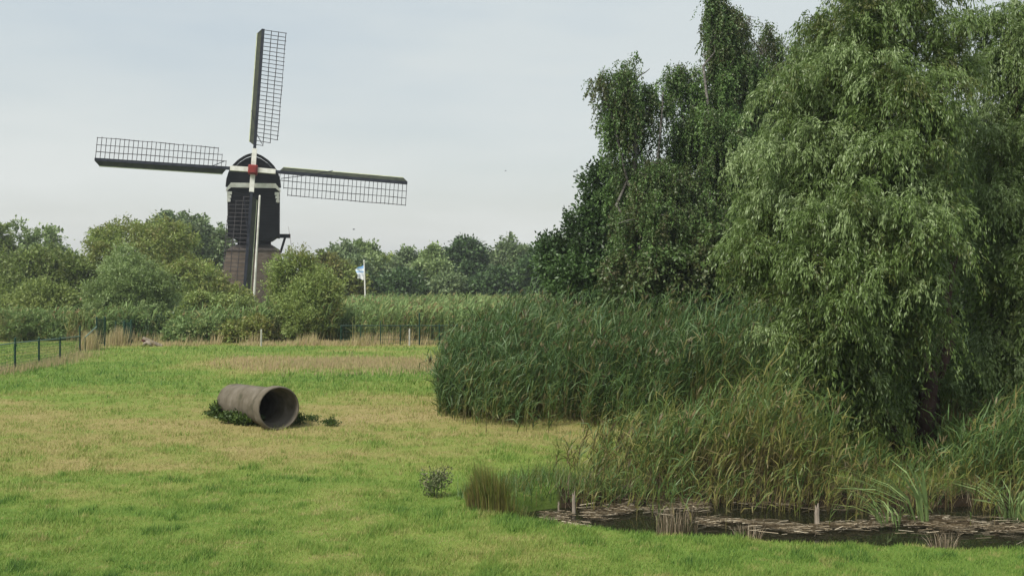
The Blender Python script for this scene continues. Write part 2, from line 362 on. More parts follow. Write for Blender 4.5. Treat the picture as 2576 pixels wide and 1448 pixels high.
# dry fringe along the far fence
n = 8000
Yh = rng.uniform(51.4, 54.0, n); Xh = rng.uniform(-21, 0.5, n)
k = fbm(Xh, Yh, 1.1, 14) > 0.40
hh = 0.24 + 0.4 * (fbm(Xh, Yh, 1.5, 15) > 0.62)
rg = np.random.default_rng(8)
q, ti = blades(rg, Xh[k], Yh[k], hh[k] * rg.uniform(.5, 1.2, k.sum()), 0.04 * np.ones(k.sum()), rg.normal(0.45, .25, k.sum()), .35)
tag(poly_mesh('dry_fringe_grass', q, ti, M['hay']), 'straw coloured long grass growing along the far fence line', 'dry grass', kind='stuff')
# long dry grass under the left fence and round the gate
xs_, ys_ = [], []
for (a, b_, n, sp) in ((G(-60, 945), G(150, 912), 1500, .4), (G(150, 912), G(215, 892), 900, .4)):
    tt = rng.uniform(0, 1, n); xs_.append(a[0] + (b_[0] - a[0]) * tt + rng.normal(0, sp, n)); ys_.append(a[1] + (b_[1] - a[1]) * tt + rng.normal(0, sp, n))
hay_field('fence_foot_grass', 'long dry grass along the foot of the left green fence', np.concatenate(xs_), np.concatenate(ys_), 0.30, 0.03, 9, 0.55, 0.35)
for (gx, gy, wd_, hh_, sd_, lb) in ((222, 880, 16, .95, 31, 'tall straw coloured grass clump left of the green gate'), (300, 868, 18, 1.0, 32, 'tall straw coloured grass clump right of the green gate')):
    c = G(gx, gy); nn = 420
    hay_field('tall_grass_clump', lb, c[0] + rng.normal(0, wd_ / F * c[1] * .7, nn), c[1] + rng.normal(0, .3, nn), hh_, 0.035, sd_, 0.5, 0.2, 0.22)

# ---------------------------------------------------------------- reeds
def reed_polys(rng, x, y, h, leaves=7, wmul=1.0, wind=0.25, z=None, plume=0.5, lush=0.72, seglen=1.0, tipw=0.25):
    n = len(x); zb = gz(x, y) if z is None else z
    base = np.stack([x, y, zb], -1)
    laz = rng.uniform(0, 2 * np.pi, n); ll = np.abs(rng.normal(0, 0.17, n)) + .7 * (rng.uniform(0, 1, n) < .06)
    lean = np.stack([np.cos(laz) * ll + wind * 0.35, np.sin(laz) * ll, np.zeros(n)], -1)
    def pos(t):   # t (n,) or (n,k)
        tt = t[..., None]
        if t.ndim == 1: return base + lean * h[:, None] * tt ** 2 + np.array([0, 0, 1.0]) * h[:, None] * tt * (1 - 0.06 * tt)
        return base[:, None] + lean[:, None] * h[:, None, None] * tt ** 2 + np.array([0, 0, 1.0]) * h[:, None, None] * tt * (1 - 0.06 * tt)
    Q = []; T = []
    tone = rng.normal(0, 0.09, n) + (fbm(x, y, 0.9, 91) - .5) * .45
    # stems
    fa = rng.uniform(0, np.pi, n); sd = np.stack([np.cos(fa), np.sin(fa) * .3, np.zeros(n)], -1)
    cuts = [0, .35, .7, 1.0]
    for a, b_ in zip(cuts[:-1], cuts[1:]):
        pa, pb = pos(np.full(n, a)), pos(np.full(n, b_))
        wa = 0.007 * wmul * (1.15 - a * .7); wb = 0.007 * wmul * (1.15 - b_ * .7)
        Q.append(np.stack([pa - sd * wa, pa + sd * wa, pb + sd * wb, pb - sd * wb], 1))
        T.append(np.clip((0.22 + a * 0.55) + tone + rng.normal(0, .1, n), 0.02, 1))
    # leaves
    k = leaves
    t0 = ((np.arange(k)[None] + rng.uniform(0, 1, (n, k))) / k) ** .85 * 0.92 + 0.06
    p0 = pos(t0)
    az = np.where(rng.uniform(0, 1, (n, k)) < 0.5, rng.normal(0.0, 0.7, (n, k)), rng.uniform(0, 2 * np.pi, (n, k)))
    el = rng.normal(1.1, 0.2, (n, k))
    L = rng.uniform(0.28, 0.52, (n, k)) * (0.6 + 0.5 * np.minimum(h, 2.6) / 2.6)[:, None] * seglen
    out_ = np.stack([np.cos(az), np.sin(az), np.zeros_like(az)], -1)
    d1 = out_ * np.cos(el)[..., None] + np.array([0, 0, 1.]) * np.sin(el)[..., None]
    dr_ = rng.normal(0.4, 0.55, (n, k))
    d2 = out_ * np.cos(dr_)[..., None] + np.array([0, 0, 1.]) * np.sin(dr_)[..., None]
    p1 = p0 + d1 * (L * .45)[..., None]; p2 = p1 + d2 * (L * .6)[..., None]
    s = unit(np.cross(d1, rng.normal(0, 1, (n, k, 3)))) * (0.011 * wmul)
    Q.append(np.stack([p0 - s * .5, p0 + s * .5, p1 + s, p1 - s], 2).reshape(-1, 4, 3))
    Q.append(np.stack([p1 - s, p1 + s, p2 + s * tipw, p2 - s * tipw], 2).reshape(-1, 4, 3))
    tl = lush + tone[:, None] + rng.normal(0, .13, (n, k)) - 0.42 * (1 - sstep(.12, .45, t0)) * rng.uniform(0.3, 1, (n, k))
    dead = rng.uniform(0, 1, (n, k)) < 0.04; tl = np.where(dead, 0.16, tl)
    T.append(tl.reshape(-1)); T.append(tl.reshape(-1) + .03)
    # plumes
    m_ = rng.uniform(0, 1, n) < plume
    if m_.any():
        nm = int(m_.sum()); top = pos(np.full(n, .97))[m_]
        for j in range(5):
            a = rng.normal(0.3, 1.1, nm); u_ = rng.uniform(.5, 1.1, nm)
            d = unit(np.stack([np.cos(a) * .55, np.sin(a) * .4, u_], -1)); ln = rng.uniform(.12, .24, nm)[:, None]
            s_ = unit(np.cross(d, rng.normal(0, 1, (nm, 3)))) * 0.014 * wmul
            b0 = top + rng.normal(0, .02, (nm, 3))
            Q.append(np.stack([b0, b0 + d * ln * .5 + s_, b0 + d * ln, b0 + d * ln * .5 - s_], 1)); T.append(rng.uniform(0, .13, nm))
    return np.concatenate(Q), np.concatenate(T)

rng = np.random.default_rng(11)
# tall reed bed: left edge and front edge as the meadow meets it
n = 15000
x = rng.uniform(-3.2, 13, n); y = rng.uniform(24.2, 44, n)
front = np.interp(x, [-3, -1.7, -0.4, 1.0, 2.5, 5, 13], [27.6, 26.6, 25.5, 25.1, 24.8, 23.8, 22.5]) + (vnoise(x, y, .9, 3) - .5) * .7
left = -0.064 * y + (vnoise(x + 9, y, 1.0, 4) - .5) * .7
dens = np.where(y - front < 2.2, 1.0, 0.42)
k = (y > front) & (x > left) & (rng.uniform(0, 1, n) < dens)
x, y = x[k], y[k]
edge = np.minimum(1, 0.62 + 0.38 * np.minimum((x - (-0.064 * y)) / 1.7, 1))
h = (2.5 + 2.5 * (fbm(x, y, 1.5, 31) - .5) + 0.22 * sstep(0, 3.5, x)) * edge * rng.uniform(.72, 1.1, len(x)) * (1 - .22 * sstep(2.0, .5, y - np.interp(x, [-3, -1.7, -0.4, 1.0, 2.5, 5, 13], [27.6, 26.6, 25.5, 25.1, 24.8, 23.8, 22.5])))
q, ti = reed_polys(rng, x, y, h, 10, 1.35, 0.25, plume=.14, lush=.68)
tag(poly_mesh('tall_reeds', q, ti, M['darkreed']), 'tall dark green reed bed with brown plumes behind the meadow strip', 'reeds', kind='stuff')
print('tall reeds', len(x), len(q))
n = 2200
x = rng.uniform(-2.6, 3.6, n); fr_ = np.interp(x, [-3, -1.7, -0.4, 1.0, 2.5, 5, 13], [27.6, 26.6, 25.5, 25.1, 24.8, 23.8, 22.5])
y = fr_ + rng.exponential(.35, n) * rng.choice([-1, 1], n, p=[.45, .55]); y[:500] = rng.uniform(26, 34, 500); x[:500] = -.064 * y[:500] - rng.exponential(.10, 500)
k = (x > -.066 * y - .18) & (vnoise(x, y, .5, 19) > .3); x, y = x[k], y[k]
q, ti = reed_polys(rng, x, y, rng.uniform(.25, 1.5, len(x)), 7, 1.2, .2, plume=.02, lush=.62)
tag(poly_mesh('edge_reeds', q, ti, M['darkreed']), 'short ragged reeds along the grassy edge of the tall reed bed', 'reeds', kind='stuff')
# reeds on the pond's far bank
n = 3900
f = rng.uniform(0.03, 0.42, n); y = rng.uniform(16.9, 22.0, n); x = f * y
lo = np.interp(x, [0.7, 1.2, 1.8, 2.6, 3.4, 5.0, 5.5, 6.0], [0.0, .10, .25, .65, .9, .8, .25, .04])
k = (pond_d(x, y) < 0.15) & (rng.uniform(0, 1, n) < lo) & (rng.uniform(0, 1, n) < np.where(y > 19.6, .6, 1)) & (vnoise(x, y, .7, 66) > .30) & (y - 18.0 < 1.2 + (x - .6) * 2.2)
x, y = x[k], y[k]
h = np.interp(x / y * F + 1288, [1400, 1500, 1650, 1800, 1900, 2050, 2150, 2400], [.75, .9, 1.12, 1.5, 1.8, 1.5, .75, .5]) * (0.55 + 0.85 * fbm(x, y, .8, 12)) * rng.uniform(.42, 1.2, len(x))
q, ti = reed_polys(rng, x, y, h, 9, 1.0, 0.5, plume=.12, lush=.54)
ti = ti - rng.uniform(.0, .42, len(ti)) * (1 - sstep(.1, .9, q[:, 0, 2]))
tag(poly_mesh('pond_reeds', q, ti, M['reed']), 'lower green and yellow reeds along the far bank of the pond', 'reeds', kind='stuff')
print('pond reeds', len(x), len(q))
# reeds at the right, under and in front of the willow
n = 3000
f = rng.uniform(0.33, 0.62, n); y = rng.uniform(16.8, 20.5, n); x = f * y
d_ = np.interp(x / y * F + 1288, [2150, 2300, 2380, 2450, 2576], [.10, .05, .12, .5, .75])
k = (pond_d(x, y) < .1) & (rng.uniform(0, 1, n) < d_)
x, y = x[k], y[k]
h = np.interp(x / y * F + 1288, [2150, 2300, 2450, 2576], [.9, .6, 1.1, 1.55]) * rng.uniform(.6, 1.15, len(x))
q, ti = reed_polys(rng, x, y, h, 8, 1.0, -0.1, plume=.05, lush=.62)
tag(poly_mesh('willow_foot_reeds', q, ti, M['reed']), 'patchy reeds in the shade below the big willow', 'reeds', kind='stuff')
# far reed field behind the fence
n = 26000
y = 1 / rng.uniform(1 / 92., 1 / 55., n); x = rng.uniform(-0.55, 0.10, n) * y
k = ((x > -0.17 * y) | (y < 60)) & ((y > 57.5) | (x > -8.6) | (x < -9.6)) & ~((y < 56.5) & (x < -24))
x, y = x[k], y[k]
h = (1.75 + .5 * (fbm(x, y, 4, 71) - .5)) * rng.uniform(.7, 1.12, len(x)) * np.where(x < -0.17 * y, 0.15 + 1.35 * fbm(x, y, 2.6, 72), 1.0)
q, ti = reed_polys(rng, x, y, h, 5, 3.6, .25, plume=.10, lush=.62, seglen=1.25, tipw=.5)
ti = ti + (fbm(q[:, 0, 0], q[:, 0, 1], 3, 5) - .5) * .7
tag(poly_mesh('far_reeds', q, ti, M['farreed']), 'pale green reed field between the far fence and the tree line', 'reeds', kind='stuff')

# ---------------------------------------------------------------- tree building
def Eb(x, y, Y, rx, ry, rd=None):
    """crown lobe given by its outline in working pixels at depth Y"""
    c = P(x, y, Y); s = Y / F
    return (c[0], c[1], c[2], rx * s, (rd if rd is not None else rx * s * .9), ry * s)
def inside(blobs, p, shrink=0.8):
    r = np.zeros(len(p), bool)
    for (cx, cy_, cz, rx, ry, rz) in blobs:
        d = ((p[:, 0] - cx) / rx) ** 2 + ((p[:, 1] - cy_) / ry) ** 2 + ((p[:, 2] - cz) / rz) ** 2
        r |= d < shrink ** 2
    return r
def on_blobs(rng, blobs, n, rmin=.8, rmax=1.05, up=0.0, cull=.78, front=True):
    b = np.array(blobs); a = (b[:, 3] * b[:, 5] + b[:, 4] * b[:, 5] + b[:, 3] * b[:, 4]); i = rng.choice(len(b), n, p=a / a.sum())
    d = unit(rng.normal(0, 1, (n, 3)) + np.array([0, 0, up])); rr = rng.uniform(rmin, rmax, n)[:, None]
    p = b[i, :3] + d * b[i, 3:] * rr
    nrm = unit(d / b[i, 3:])
    k = ~inside(blobs, p, cull)
    return p[k], nrm[k]
def sublobes(rng, blobs, n, lo=.28, hi=.45, up=.25, rmin=.62, rmax=.85):
    out_ = []
    b = np.array(blobs); a = b[:, 3] * b[:, 5]; idx = rng.choice(len(b), n, p=a / a.sum())
    for i in idx:
        d = unit(rng.normal(0, 1, 3) + np.array([0, 0, up]))
        c = b[i, :3] + d * b[i, 3:] * rng.uniform(rmin, rmax); r_ = rng.uniform(lo, hi)
        out_.append((*c, *(b[i, 3:] * r_)))
    return out_
def twigs(rng, s, d0, length, k, L, W, droop=.5, spread=.6, jit=.05, leafdrop=.3, tint=None, tsd=.12):
    """leafy shoots: start s, heading d0; droop bends them down; k leaves each"""
    n = len(s); t = rng.uniform(0.05, 1, (n, k))
    ln = length[:, None, None]; tt = t[..., None]
    p = s[:, None] + d0[:, None] * ln * (tt - droop * .35 * tt ** 2) + np.array([0, 0, -1.]) * ln * droop * tt ** 2
    tan = unit(d0[:, None] * (1 - droop * .7 * tt) + np.array([0, 0, -1.]) * 2 * droop * tt)
    p = p + rng.normal(0, 1, p.shape) * jit
    ld = unit(tan + rng.normal(0, 1, p.shape) * spread + np.array([0, 0, -leafdrop]))
    sd = unit(np.cross(ld, rng.normal(0, 1, p.shape)))
    l_ = (L * rng.uniform(.7, 1.25, (n, k)))[..., None]; w_ = (W * rng.uniform(.7, 1.2, (n, k)))[..., None] / 2
    q = np.stack([p, p + ld * l_ * .45 + sd * w_, p + ld * l_, p + ld * l_ * .45 - sd * w_], 2).reshape(-1, 4, 3)
    ti = ((rng.normal(.5, .17, n) if tint is None else tint)[:, None] + rng.normal(0, tsd, (n, k))).reshape(-1)
    return q, ti
def trunk_obj(parent, paths, mat, org, n=8):
    mb = MB()
    for pts, rad in paths: mb.tube([np.array(p) - org for p in pts], rad, n)
    return mb.build('trunk', mat, parent, smooth=True)
def limb(rng, a, b, r0, r1, k=5, wob=.12):
    a = np.array(a, float); b = np.array(b, float); L = np.linalg.norm(b - a)
    pts = [a + (b - a) * t + (rng.normal(0, 1, 3) * L * wob * math.sin(math.pi * t) * .5) + np.array([0, 0, L * .06 * math.sin(math.pi * t)]) for t in np.linspace(0, 1, k)]
    return pts, list(np.linspace(r0, r1, k))
def broadleaf(name, label, cat, group, base, blobs, mat, seed, nsub=26, ntw=1500, k=22, L=.3, W=.16, tl=.9, droop=.25, spread=.8, bark='bark',
              trunk_r=.2, up=.35, core=500, sub=(.28, .45), gap=0.0, stems=0, rmin=.7, tmean=.5, tsd=.17, limbs=True):
    rg = np.random.default_rng(seed); base = np.array([base[0], base[1], float(gz(base[0], base[1]))])
    o = empty(name, base, label, cat, group)
    subs = sublobes(rg, blobs, nsub, *sub) + [tuple(list(b[:3]) + [v * .74 for v in b[3:]]) for b in blobs]
    if gap: subs = subs[:nsub]
    p, nr = on_blobs(rg, subs, ntw, rmin, 1.05, .25)
    k_ = p[:, 2] > .15; p, nr = p[k_], nr[k_]
    d0 = unit(nr + np.array([0, 0, up]) + rg.normal(0, .35, p.shape))
    cl = vnoise(p[:, 0] * 1.3 + p[:, 1], p[:, 2] * 1.3, 1.2, seed)        # shoots of different age differ in colour
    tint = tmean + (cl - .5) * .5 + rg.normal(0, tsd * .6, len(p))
    q, ti = twigs(rg, p - d0 * tl * .35, d0, tl * rg.uniform(.6, 1.3, len(p)), k, L, W, droop, spread, L * .5, .2, tint)
    Q = [q]; T = [ti]
    if core:
        b = np.array(blobs); i = rg.integers(0, len(b), core); d = unit(rg.normal(0, 1, (core, 3))) * rg.uniform(0, .68, core)[:, None]
        c = b[i, :3] + d * b[i, 3:]; c = c[c[:, 2] > .2]
        q, ti = twigs(rg, c, unit(rg.normal(0, 1, c.shape)), np.full(len(c), tl), 8, L * 1.3, W * 1.6, .3, 1, .2, .2, rg.normal(tmean - .05, .1, len(c)))
        Q.append(q); T.append(ti)
    poly_mesh('crown', np.concatenate(Q), np.concatenate(T), mat, o, base)
    paths = []
    if stems:
        for j in range(stems):
            a = rg.uniform(0, 2 * np.pi); r_ = rg.uniform(0, trunk_r * 6)
            s = base + np.array([math.cos(a) * r_, math.sin(a) * r_ * .6, 0]); bb = blobs[rg.integers(0, len(blobs))]
            paths.append(limb(rg, s, np.array(bb[:3]) + rg.normal(0, .4, 3) * np.array(bb[3:]), trunk_r * .5, trunk_r * .12, 5, .08))
    else:
        top = max(blobs, key=lambda b: b[2]); c = np.array(top[:3])
        mid = base + (c - base) * np.array([.3, .3, .45])
        paths.append(limb(rg, base - np.array([0, 0, .2]), mid, trunk_r, trunk_r * .65, 4, .04)); paths.append(limb(rg, mid, c, trunk_r * .65, trunk_r * .15, 5, .1))
        if limbs:
            for bb in blobs: paths.append(limb(rg, base + (mid - base) * rg.uniform(.5, 1), bb[:3], trunk_r * .45, trunk_r * .1, 5, .1))
    trunk_obj(o, paths, M[bark], base, 7)
    return o

# ---- far tree line, right of the mill
GFAR = 'trees of the far tree line'
far = [  # x, top y, half width, depth, material, label
    (862, 612, 52, 126, 'fargreen', 'round dark tree at the left end of the far tree line right of the mill'),
    (918, 612, 34, 131, 'greygreen', 'narrow grey green tree just above the small flag'),
    (968, 632, 45, 134, 'olive', 'yellowish green tree in the low middle of the far line right of the flag'),
    (1030, 628, 48, 130, 'fargreen', 'loose topped tree left of the pale thin tree in the far line'),
    (1085, 624, 40, 124, 'greygreen', 'pale thin crowned tree over the white gap in the far line'),
    (1160, 600, 62, 128, 'darkleaf', 'tallest dark round tree of the far tree line'),
    (1222, 632, 40, 133, 'fargreen', 'low tree in the dip right of the tallest far tree'),
    (1298, 600, 52, 127, 'fargreen', 'domed tree of the far line left of the dark bush'),
    (1352, 622, 42, 121, 'darkleaf', 'dark tree of the far line against the dark bush'),
]
for i, (x, ty, hw, Y, mt, lb) in enumerate(far):
    bl = [Eb(x, (ty + 748) / 2 + 4, Y, hw, (748 - ty) / 2), Eb(x - hw * .5, 705, Y - 3, hw * .7, 42), Eb(x + hw * .5, 700, Y - 3, hw * .7, 46)]
    broadleaf('deciduous_tree', lb, 'tree', GFAR, P(x, 740, Y), bl, M[mt], 100 + i, 26, 1300, 22, .42, .26, 1.3, .2, core=450, trunk_r=.25, gap=0)
# low scrub closing the foot of the far line
for i, (x, ty, hw) in enumerate(((900, 690, 70), (1010, 694, 75), (1125, 700, 55), (1240, 684, 75), (1345, 690, 60))):
    bl = [Eb(x, 735, 116 + i, hw, 738 - ty)]
    broadleaf('scrub_bush', ('dark low scrub under the flag at the far tree line', 'dark low scrub below the yellowish far tree', 'low scrub below the white gap in the far tree line', 'wide dark scrub right of the white gap', 'dark scrub at the right end of the far tree line')[i],
              'bush', 'low scrub at the far tree line', P(x, 745, 116 + i), bl, M['darkleaf' if i != 2 else 'fargreen'], 130 + i, 18, 900, 20, .4, .26, 1.2, core=300, stems=4, trunk_r=.15)
# ---- trees beside and behind the mill
broadleaf('deciduous_tree', 'dark olive tree with a sloping crown between mill and flag', 'tree', None, P(850, 745, 98), [Eb(835, 700, 98, 62, 58), Eb(880, 715, 97, 38, 40)], M['olive'], 150, 22, 1000, 22, .36, .22, 1.1, core=300, trunk_r=.2, tmean=.25)
broadleaf('deciduous_tree', 'large dark green tree behind the willow dome just left of the mill', 'tree', None, P(490, 740, 118),
          [Eb(470, 625, 118, 95, 92), Eb(545, 645, 117, 55, 70), Eb(400, 640, 119, 60, 80), Eb(560, 720, 116, 60, 60)], M['fargreen'], 151, 34, 2600, 24, .42, .26, 1.3, core=500, trunk_r=.4)
broadleaf('deciduous_tree', 'airy pale crowned tree standing tall at the far left', 'tree', None, P(95, 740, 112),
          [Eb(75, 600, 112, 55, 55), Eb(140, 590, 113, 45, 42), Eb(100, 660, 112, 80, 60)], M['greygreen'], 152, 26, 750, 22, .34, .22, 1.2, core=30, trunk_r=.3, gap=1, tmean=.4)
broadleaf('deciduous_tree', 'dark tree cut by the left edge of the picture', 'tree', None, P(-20, 740, 104), [Eb(-10, 650, 104, 45, 75), Eb(10, 700, 103, 60, 60)], M['midgreen'], 153, 18, 900, 22, .36, .22, 1.1, core=250, trunk_r=.3)
broadleaf('deciduous_tree', 'broad bushy olive green tree behind the left bushes', 'tree', None, P(120, 770, 78),
          [Eb(110, 690, 78, 85, 85), Eb(20, 710, 79, 60, 65), Eb(185, 700, 77, 50, 75), Eb(60, 750, 76, 90, 60)], M['midgreen'], 154, 36, 2600, 22, .28, .16, 1.0, core=500, trunk_r=.3, tmean=.5)
broadleaf('willow_tree', 'large dome shaped olive willow left of the mill', 'tree', None, P(390, 790, 80),
          [Eb(340, 640, 80, 125, 103), Eb(270, 680, 79, 65, 105), Eb(420, 660, 80, 85, 92), Eb(490, 720, 79, 85, 82), Eb(560, 755, 78, 75, 62), Eb(400, 740, 78, 160, 80), Eb(610, 770, 78, 45, 40)],
          M['olive'], 155, 60, 5200, 24, .26, .10, 1.1, .3, core=900, trunk_r=.35, tmean=.45)
broadleaf('willow_bush', 'grey green willow bush with upright shoots in front of the dome willow', 'bush', None, P(330, 870, 58),
          [Eb(325, 705, 58, 75, 78), Eb(275, 755, 57.5, 58, 62), Eb(385, 760, 58, 62, 72), Eb(330, 810, 57, 95, 52)],
          M['greygreen'], 156, 44, 3400, 24, .19, .055, .8, .2, core=600, stems=12, trunk_r=.07, up=.6, tmean=.5)
broadleaf('willow_bush', 'dark based olive bush at the left beyond the green fence', 'bush', None, P(110, 830, 63),
          [Eb(120, 770, 63, 78, 55), Eb(50, 780, 63.5, 60, 45), Eb(180, 790, 64, 40, 40), Eb(120, 815, 62, 90, 30)], M['midgreen'], 157, 30, 1900, 22, .2, .1, .8, .2, core=400, stems=8, trunk_r=.08, tmean=.75)
broadleaf('broom_bush', 'yellow green bush at the right foot of the dome willow', 'bush', None, P(520, 800, 66),
          [Eb(500, 770, 66, 40, 30), Eb(555, 775, 66, 36, 26)], M['yellow'], 158, 18, 700, 22, .2, .09, .6, .2, core=150, stems=5, trunk_r=.06)
broadleaf('broom_bush', 'small yellowish bush below the sail tip of the mill', 'bush', None, P(600, 805, 67),
          [Eb(610, 790, 67, 50, 32), Eb(660, 800, 67, 40, 24)], M['midgreen'], 159, 16, 700, 22, .2, .09, .6, .2, core=150, stems=5, trunk_r=.06)
broadleaf('willow_bush', 'yellow green willow bush right of the mill with reddish upright stems', 'bush', None, P(765, 872, 56.5),
          [Eb(755, 688, 56.5, 36, 68), Eb(712, 722, 56.5, 36, 66), Eb(806, 738, 56, 42, 62), Eb(762, 775, 56, 74, 66), Eb(765, 822, 55.5, 64, 42)],
          M['yellow'], 160, 46, 3300, 22, .19, .055, .9, .1, core=450, stems=60, trunk_r=.05, up=1.1, bark='redbark', tmean=.5)
broadleaf('bramble_bush', 'low dark green bramble along the fence left of the right hand willow bush', 'bush', None, P(520, 862, 56),
          [Eb(450, 835, 56, 60, 34), Eb(540, 830, 56.4, 60, 36), Eb(620, 835, 56, 60, 34), Eb(670, 845, 55.5, 40, 26)], M['midgreen'], 161, 30, 1700, 20, .16, .09, .5, .2, core=300, stems=6, trunk_r=.04)
broadleaf('bramble_bush', 'low dark bramble between the green gate and the grey willow bush', 'bush', None, P(380, 862, 55),
          [Eb(345, 838, 55.5, 50, 32), Eb(400, 835, 55.5, 50, 34)], M['darkleaf'], 162, 16, 800, 20, .16, .09, .5, .2, core=150, stems=6, trunk_r=.04)

broadleaf('hedge_bush', 'pale green low bush behind the left fence posts', 'bush', None, P(60, 862, 56), [Eb(40, 825, 56, 70, 42), Eb(120, 835, 56.5, 50, 32)], M['farreed'], 163, 20, 900, 20, .17, .07, .6, .2, core=200, stems=5, trunk_r=.04, up=.8, tmean=.55)
broadleaf('hedge_bush', 'rounded leafy bush by the long grass right of the plank heap', 'bush', None, P(470, 862, 54.5), [Eb(455, 835, 54.5, 45, 30), Eb(505, 838, 54.5, 40, 28)], M['farreed'], 164, 20, 800, 20, .16, .09, .5, .2, core=200, stems=5, trunk_r=.04, tmean=.7)
broadleaf('hedge_bush', 'olive brown low bush directly behind the left white stake', 'bush', None, P(630, 862, 54.2), [Eb(590, 838, 54.2, 40, 28), Eb(645, 836, 54.2, 42, 32)], M['olive'], 165, 18, 800, 20, .16, .09, .5, .2, core=200, stems=5, trunk_r=.04, tmean=.25)
# ---- dark bush left of the birches
broadleaf('alder_bush', 'dark green bush with ragged stepped outline left of the birches', 'bush', None, P(1460, 740, 38),
          [Eb(1530, 520, 38, 62, 100), Eb(1500, 600, 37.5, 65, 90), Eb(1440, 655, 37.5, 65, 75), Eb(1400, 660, 38, 36, 62), Eb(1500, 690, 37, 100, 70)],
          M['darkleaf'], 170, 46, 2900, 26, .15, .09, .75, .1, core=700, stems=8, trunk_r=.14, up=.5, bark='redbark', tmean=.5)

# ---- weeping birches
def weeping(name, label, base, blobs, seed, ns=420, k=95, mat='birch', hang=(.8, 3.2), group=None, L=.09, W=.046, tmean=.5, lean=None):
    rg = np.random.default_rng(seed); base = np.array([base[0], base[1], 0.0])
    o = empty(name, base, label, 'tree', group)
    top = np.array(max(blobs, key=lambda b: b[2])[:3]); mid = base * .5 + top * .5; mid[:2] = base[:2] * .6 + top[:2] * .4
    nl = ns // 7
    e_, nr = on_blobs(rg, blobs, nl, .62, 1.04, .45, .35)
    paths2 = []; S0 = []; TW = []
    for i in range(len(e_)):
        en = e_[i]; hz = np.clip(en[2] - rg.uniform(.5, 1.6), 1.2, top[2]); f_ = hz / top[2]
        st = base + (top - base) * np.array([f_ ** 1.5, f_ ** 1.5, f_]); st = st + (en - st) * .35
        t_ = np.linspace(0, 1, 6)[:, None]
        pts = st + (en - st) * t_ + np.array([0, 0, 1.]) * np.sin(t_ * np.pi * .9) * .45 + rg.normal(0, .05, (6, 3))
        if i % 3 == 0: paths2.append((list(pts), list(np.linspace(.022, .006, 6))))
        m_ = rg.integers(6, 11); u_ = rg.uniform(.45, 1.0, m_); tw_ = rg.normal(tmean, .16)
        k_ = u_ * 5; i0 = np.minimum(k_.astype(int), 4); w_ = (k_ - i0)[:, None]
        S0.append(pts[i0] * (1 - w_) + pts[i0 + 1] * w_ + rg.normal(0, .05, (m_, 3))); TW.append(np.full(m_, tw_) + rg.normal(0, .06, m_))
    p = np.concatenate(S0); tw = np.concatenate(TW); n = len(p)
    hl = rg.uniform(*hang, n) * rg.uniform(.5, 1, n); hl = np.minimum(hl, np.maximum(p[:, 2] - 1.4, .4))
    Q = []; T = []
    for rep in range(2):
        kk = k // 2
        off = rg.normal(0, .06, (n, 3)); t = rg.uniform(0, 1, (n, kk)) ** .9; tt = t[..., None]
        pos = (p + off)[:, None] - np.array([0, 0, 1.]) * (hl * rg.uniform(.55, 1.1, n))[:, None, None] * tt
        pos = pos + np.array([.09, 0, 0]) * np.sin(tt * 3 + rg.uniform(0, 6, (n, 1, 1))) + (rg.normal(0, .22, (n, 1, 3)) * np.array([1, 1, 0])) * tt + rg.normal(0, .045, pos.shape) * (1.2 - tt)
        ld = unit(rg.normal(0, .6, pos.shape) + np.array([0, 0, -1.]))
        sd = unit(np.cross(ld, rg.normal(0, 1, pos.shape)))
        l_ = L * rg.uniform(.7, 1.3, pos.shape[:2])[..., None]; w_ = W * .5
        Q.append(np.stack([pos, pos + ld * l_ * .45 + sd * w_, pos + ld * l_, pos + ld * l_ * .45 - sd * w_], 2).reshape(-1, 4, 3))
        T.append((tw[:, None] + rg.normal(0, .12, t.shape)).reshape(-1))
    # fine leafy sprays at the limb ends make the ragged tops
    q, ti = twigs(rg, e_, unit(nr + np.array([0, 0, .5])), rg.uniform(.2, .5, len(e_)), 16, L, W, .8, .6, .05, .3, rg.normal(tmean + .1, .12, len(e_)))
    Q.append(q); T.append(ti)
    poly_mesh('crown', np.concatenate(Q), np.concatenate(T), M[mat], o, base)
    paths = paths2
    paths.append(limb(rg, base - np.array([0, 0, .2]), mid, .19, .12, 5, .04)); paths.append(limb(rg, mid, top, .12, .03, 5, .05))
    for bb in blobs:
        c = np.array(bb[:3]); s = base + (mid - base) * rg.uniform(.45, 1)
        paths.append(limb(rg, s, c + np.array([0, 0, bb[5] * .5]), .075, .02, 6, .14))
        for _ in range(2):
            paths.append(limb(rg, c, c + unit(rg.normal(0, 1, 3) + np.array([0, 0, .6])) * np.array(bb[3:]) * .95, .03, .01, 4, .2))
    trunk_obj(o, paths, M['birchbark'], base, 6)
    return o
weeping('weeping_birch', 'shorter weeping birch leaning left over the dark bush', P(1640, 760, 34)[:2], [Eb(1535, 235, 34, 66, 70), Eb(1590, 215, 34, 60, 70), Eb(1668, 255, 34.3, 34, 50), Eb(1570, 320, 34.5, 60, 70),
        Eb(1660, 470, 34, 80, 80), Eb(1590, 490, 34.5, 66, 80), Eb(1640, 560, 33.5, 110, 90)], 200, 1000, 84, group='weeping birches', tmean=.55)
weeping('weeping_birch', 'tallest weeping birch reaching the top of the picture', P(1780, 760, 35.5)[:2], [Eb(1800, 50, 35.5, 42, 75), Eb(1850, 80, 36, 50, 65), Eb(1795, 200, 35.5, 60, 85), Eb(1700, 225, 35, 42, 55),
        Eb(1860, 220, 36, 90, 100), Eb(1790, 370, 35, 120, 120), Eb(1760, 530, 34.5, 120, 120), Eb(1830, 630, 34, 110, 90)], 201, 1700, 74, group='weeping birches', tmean=.55)
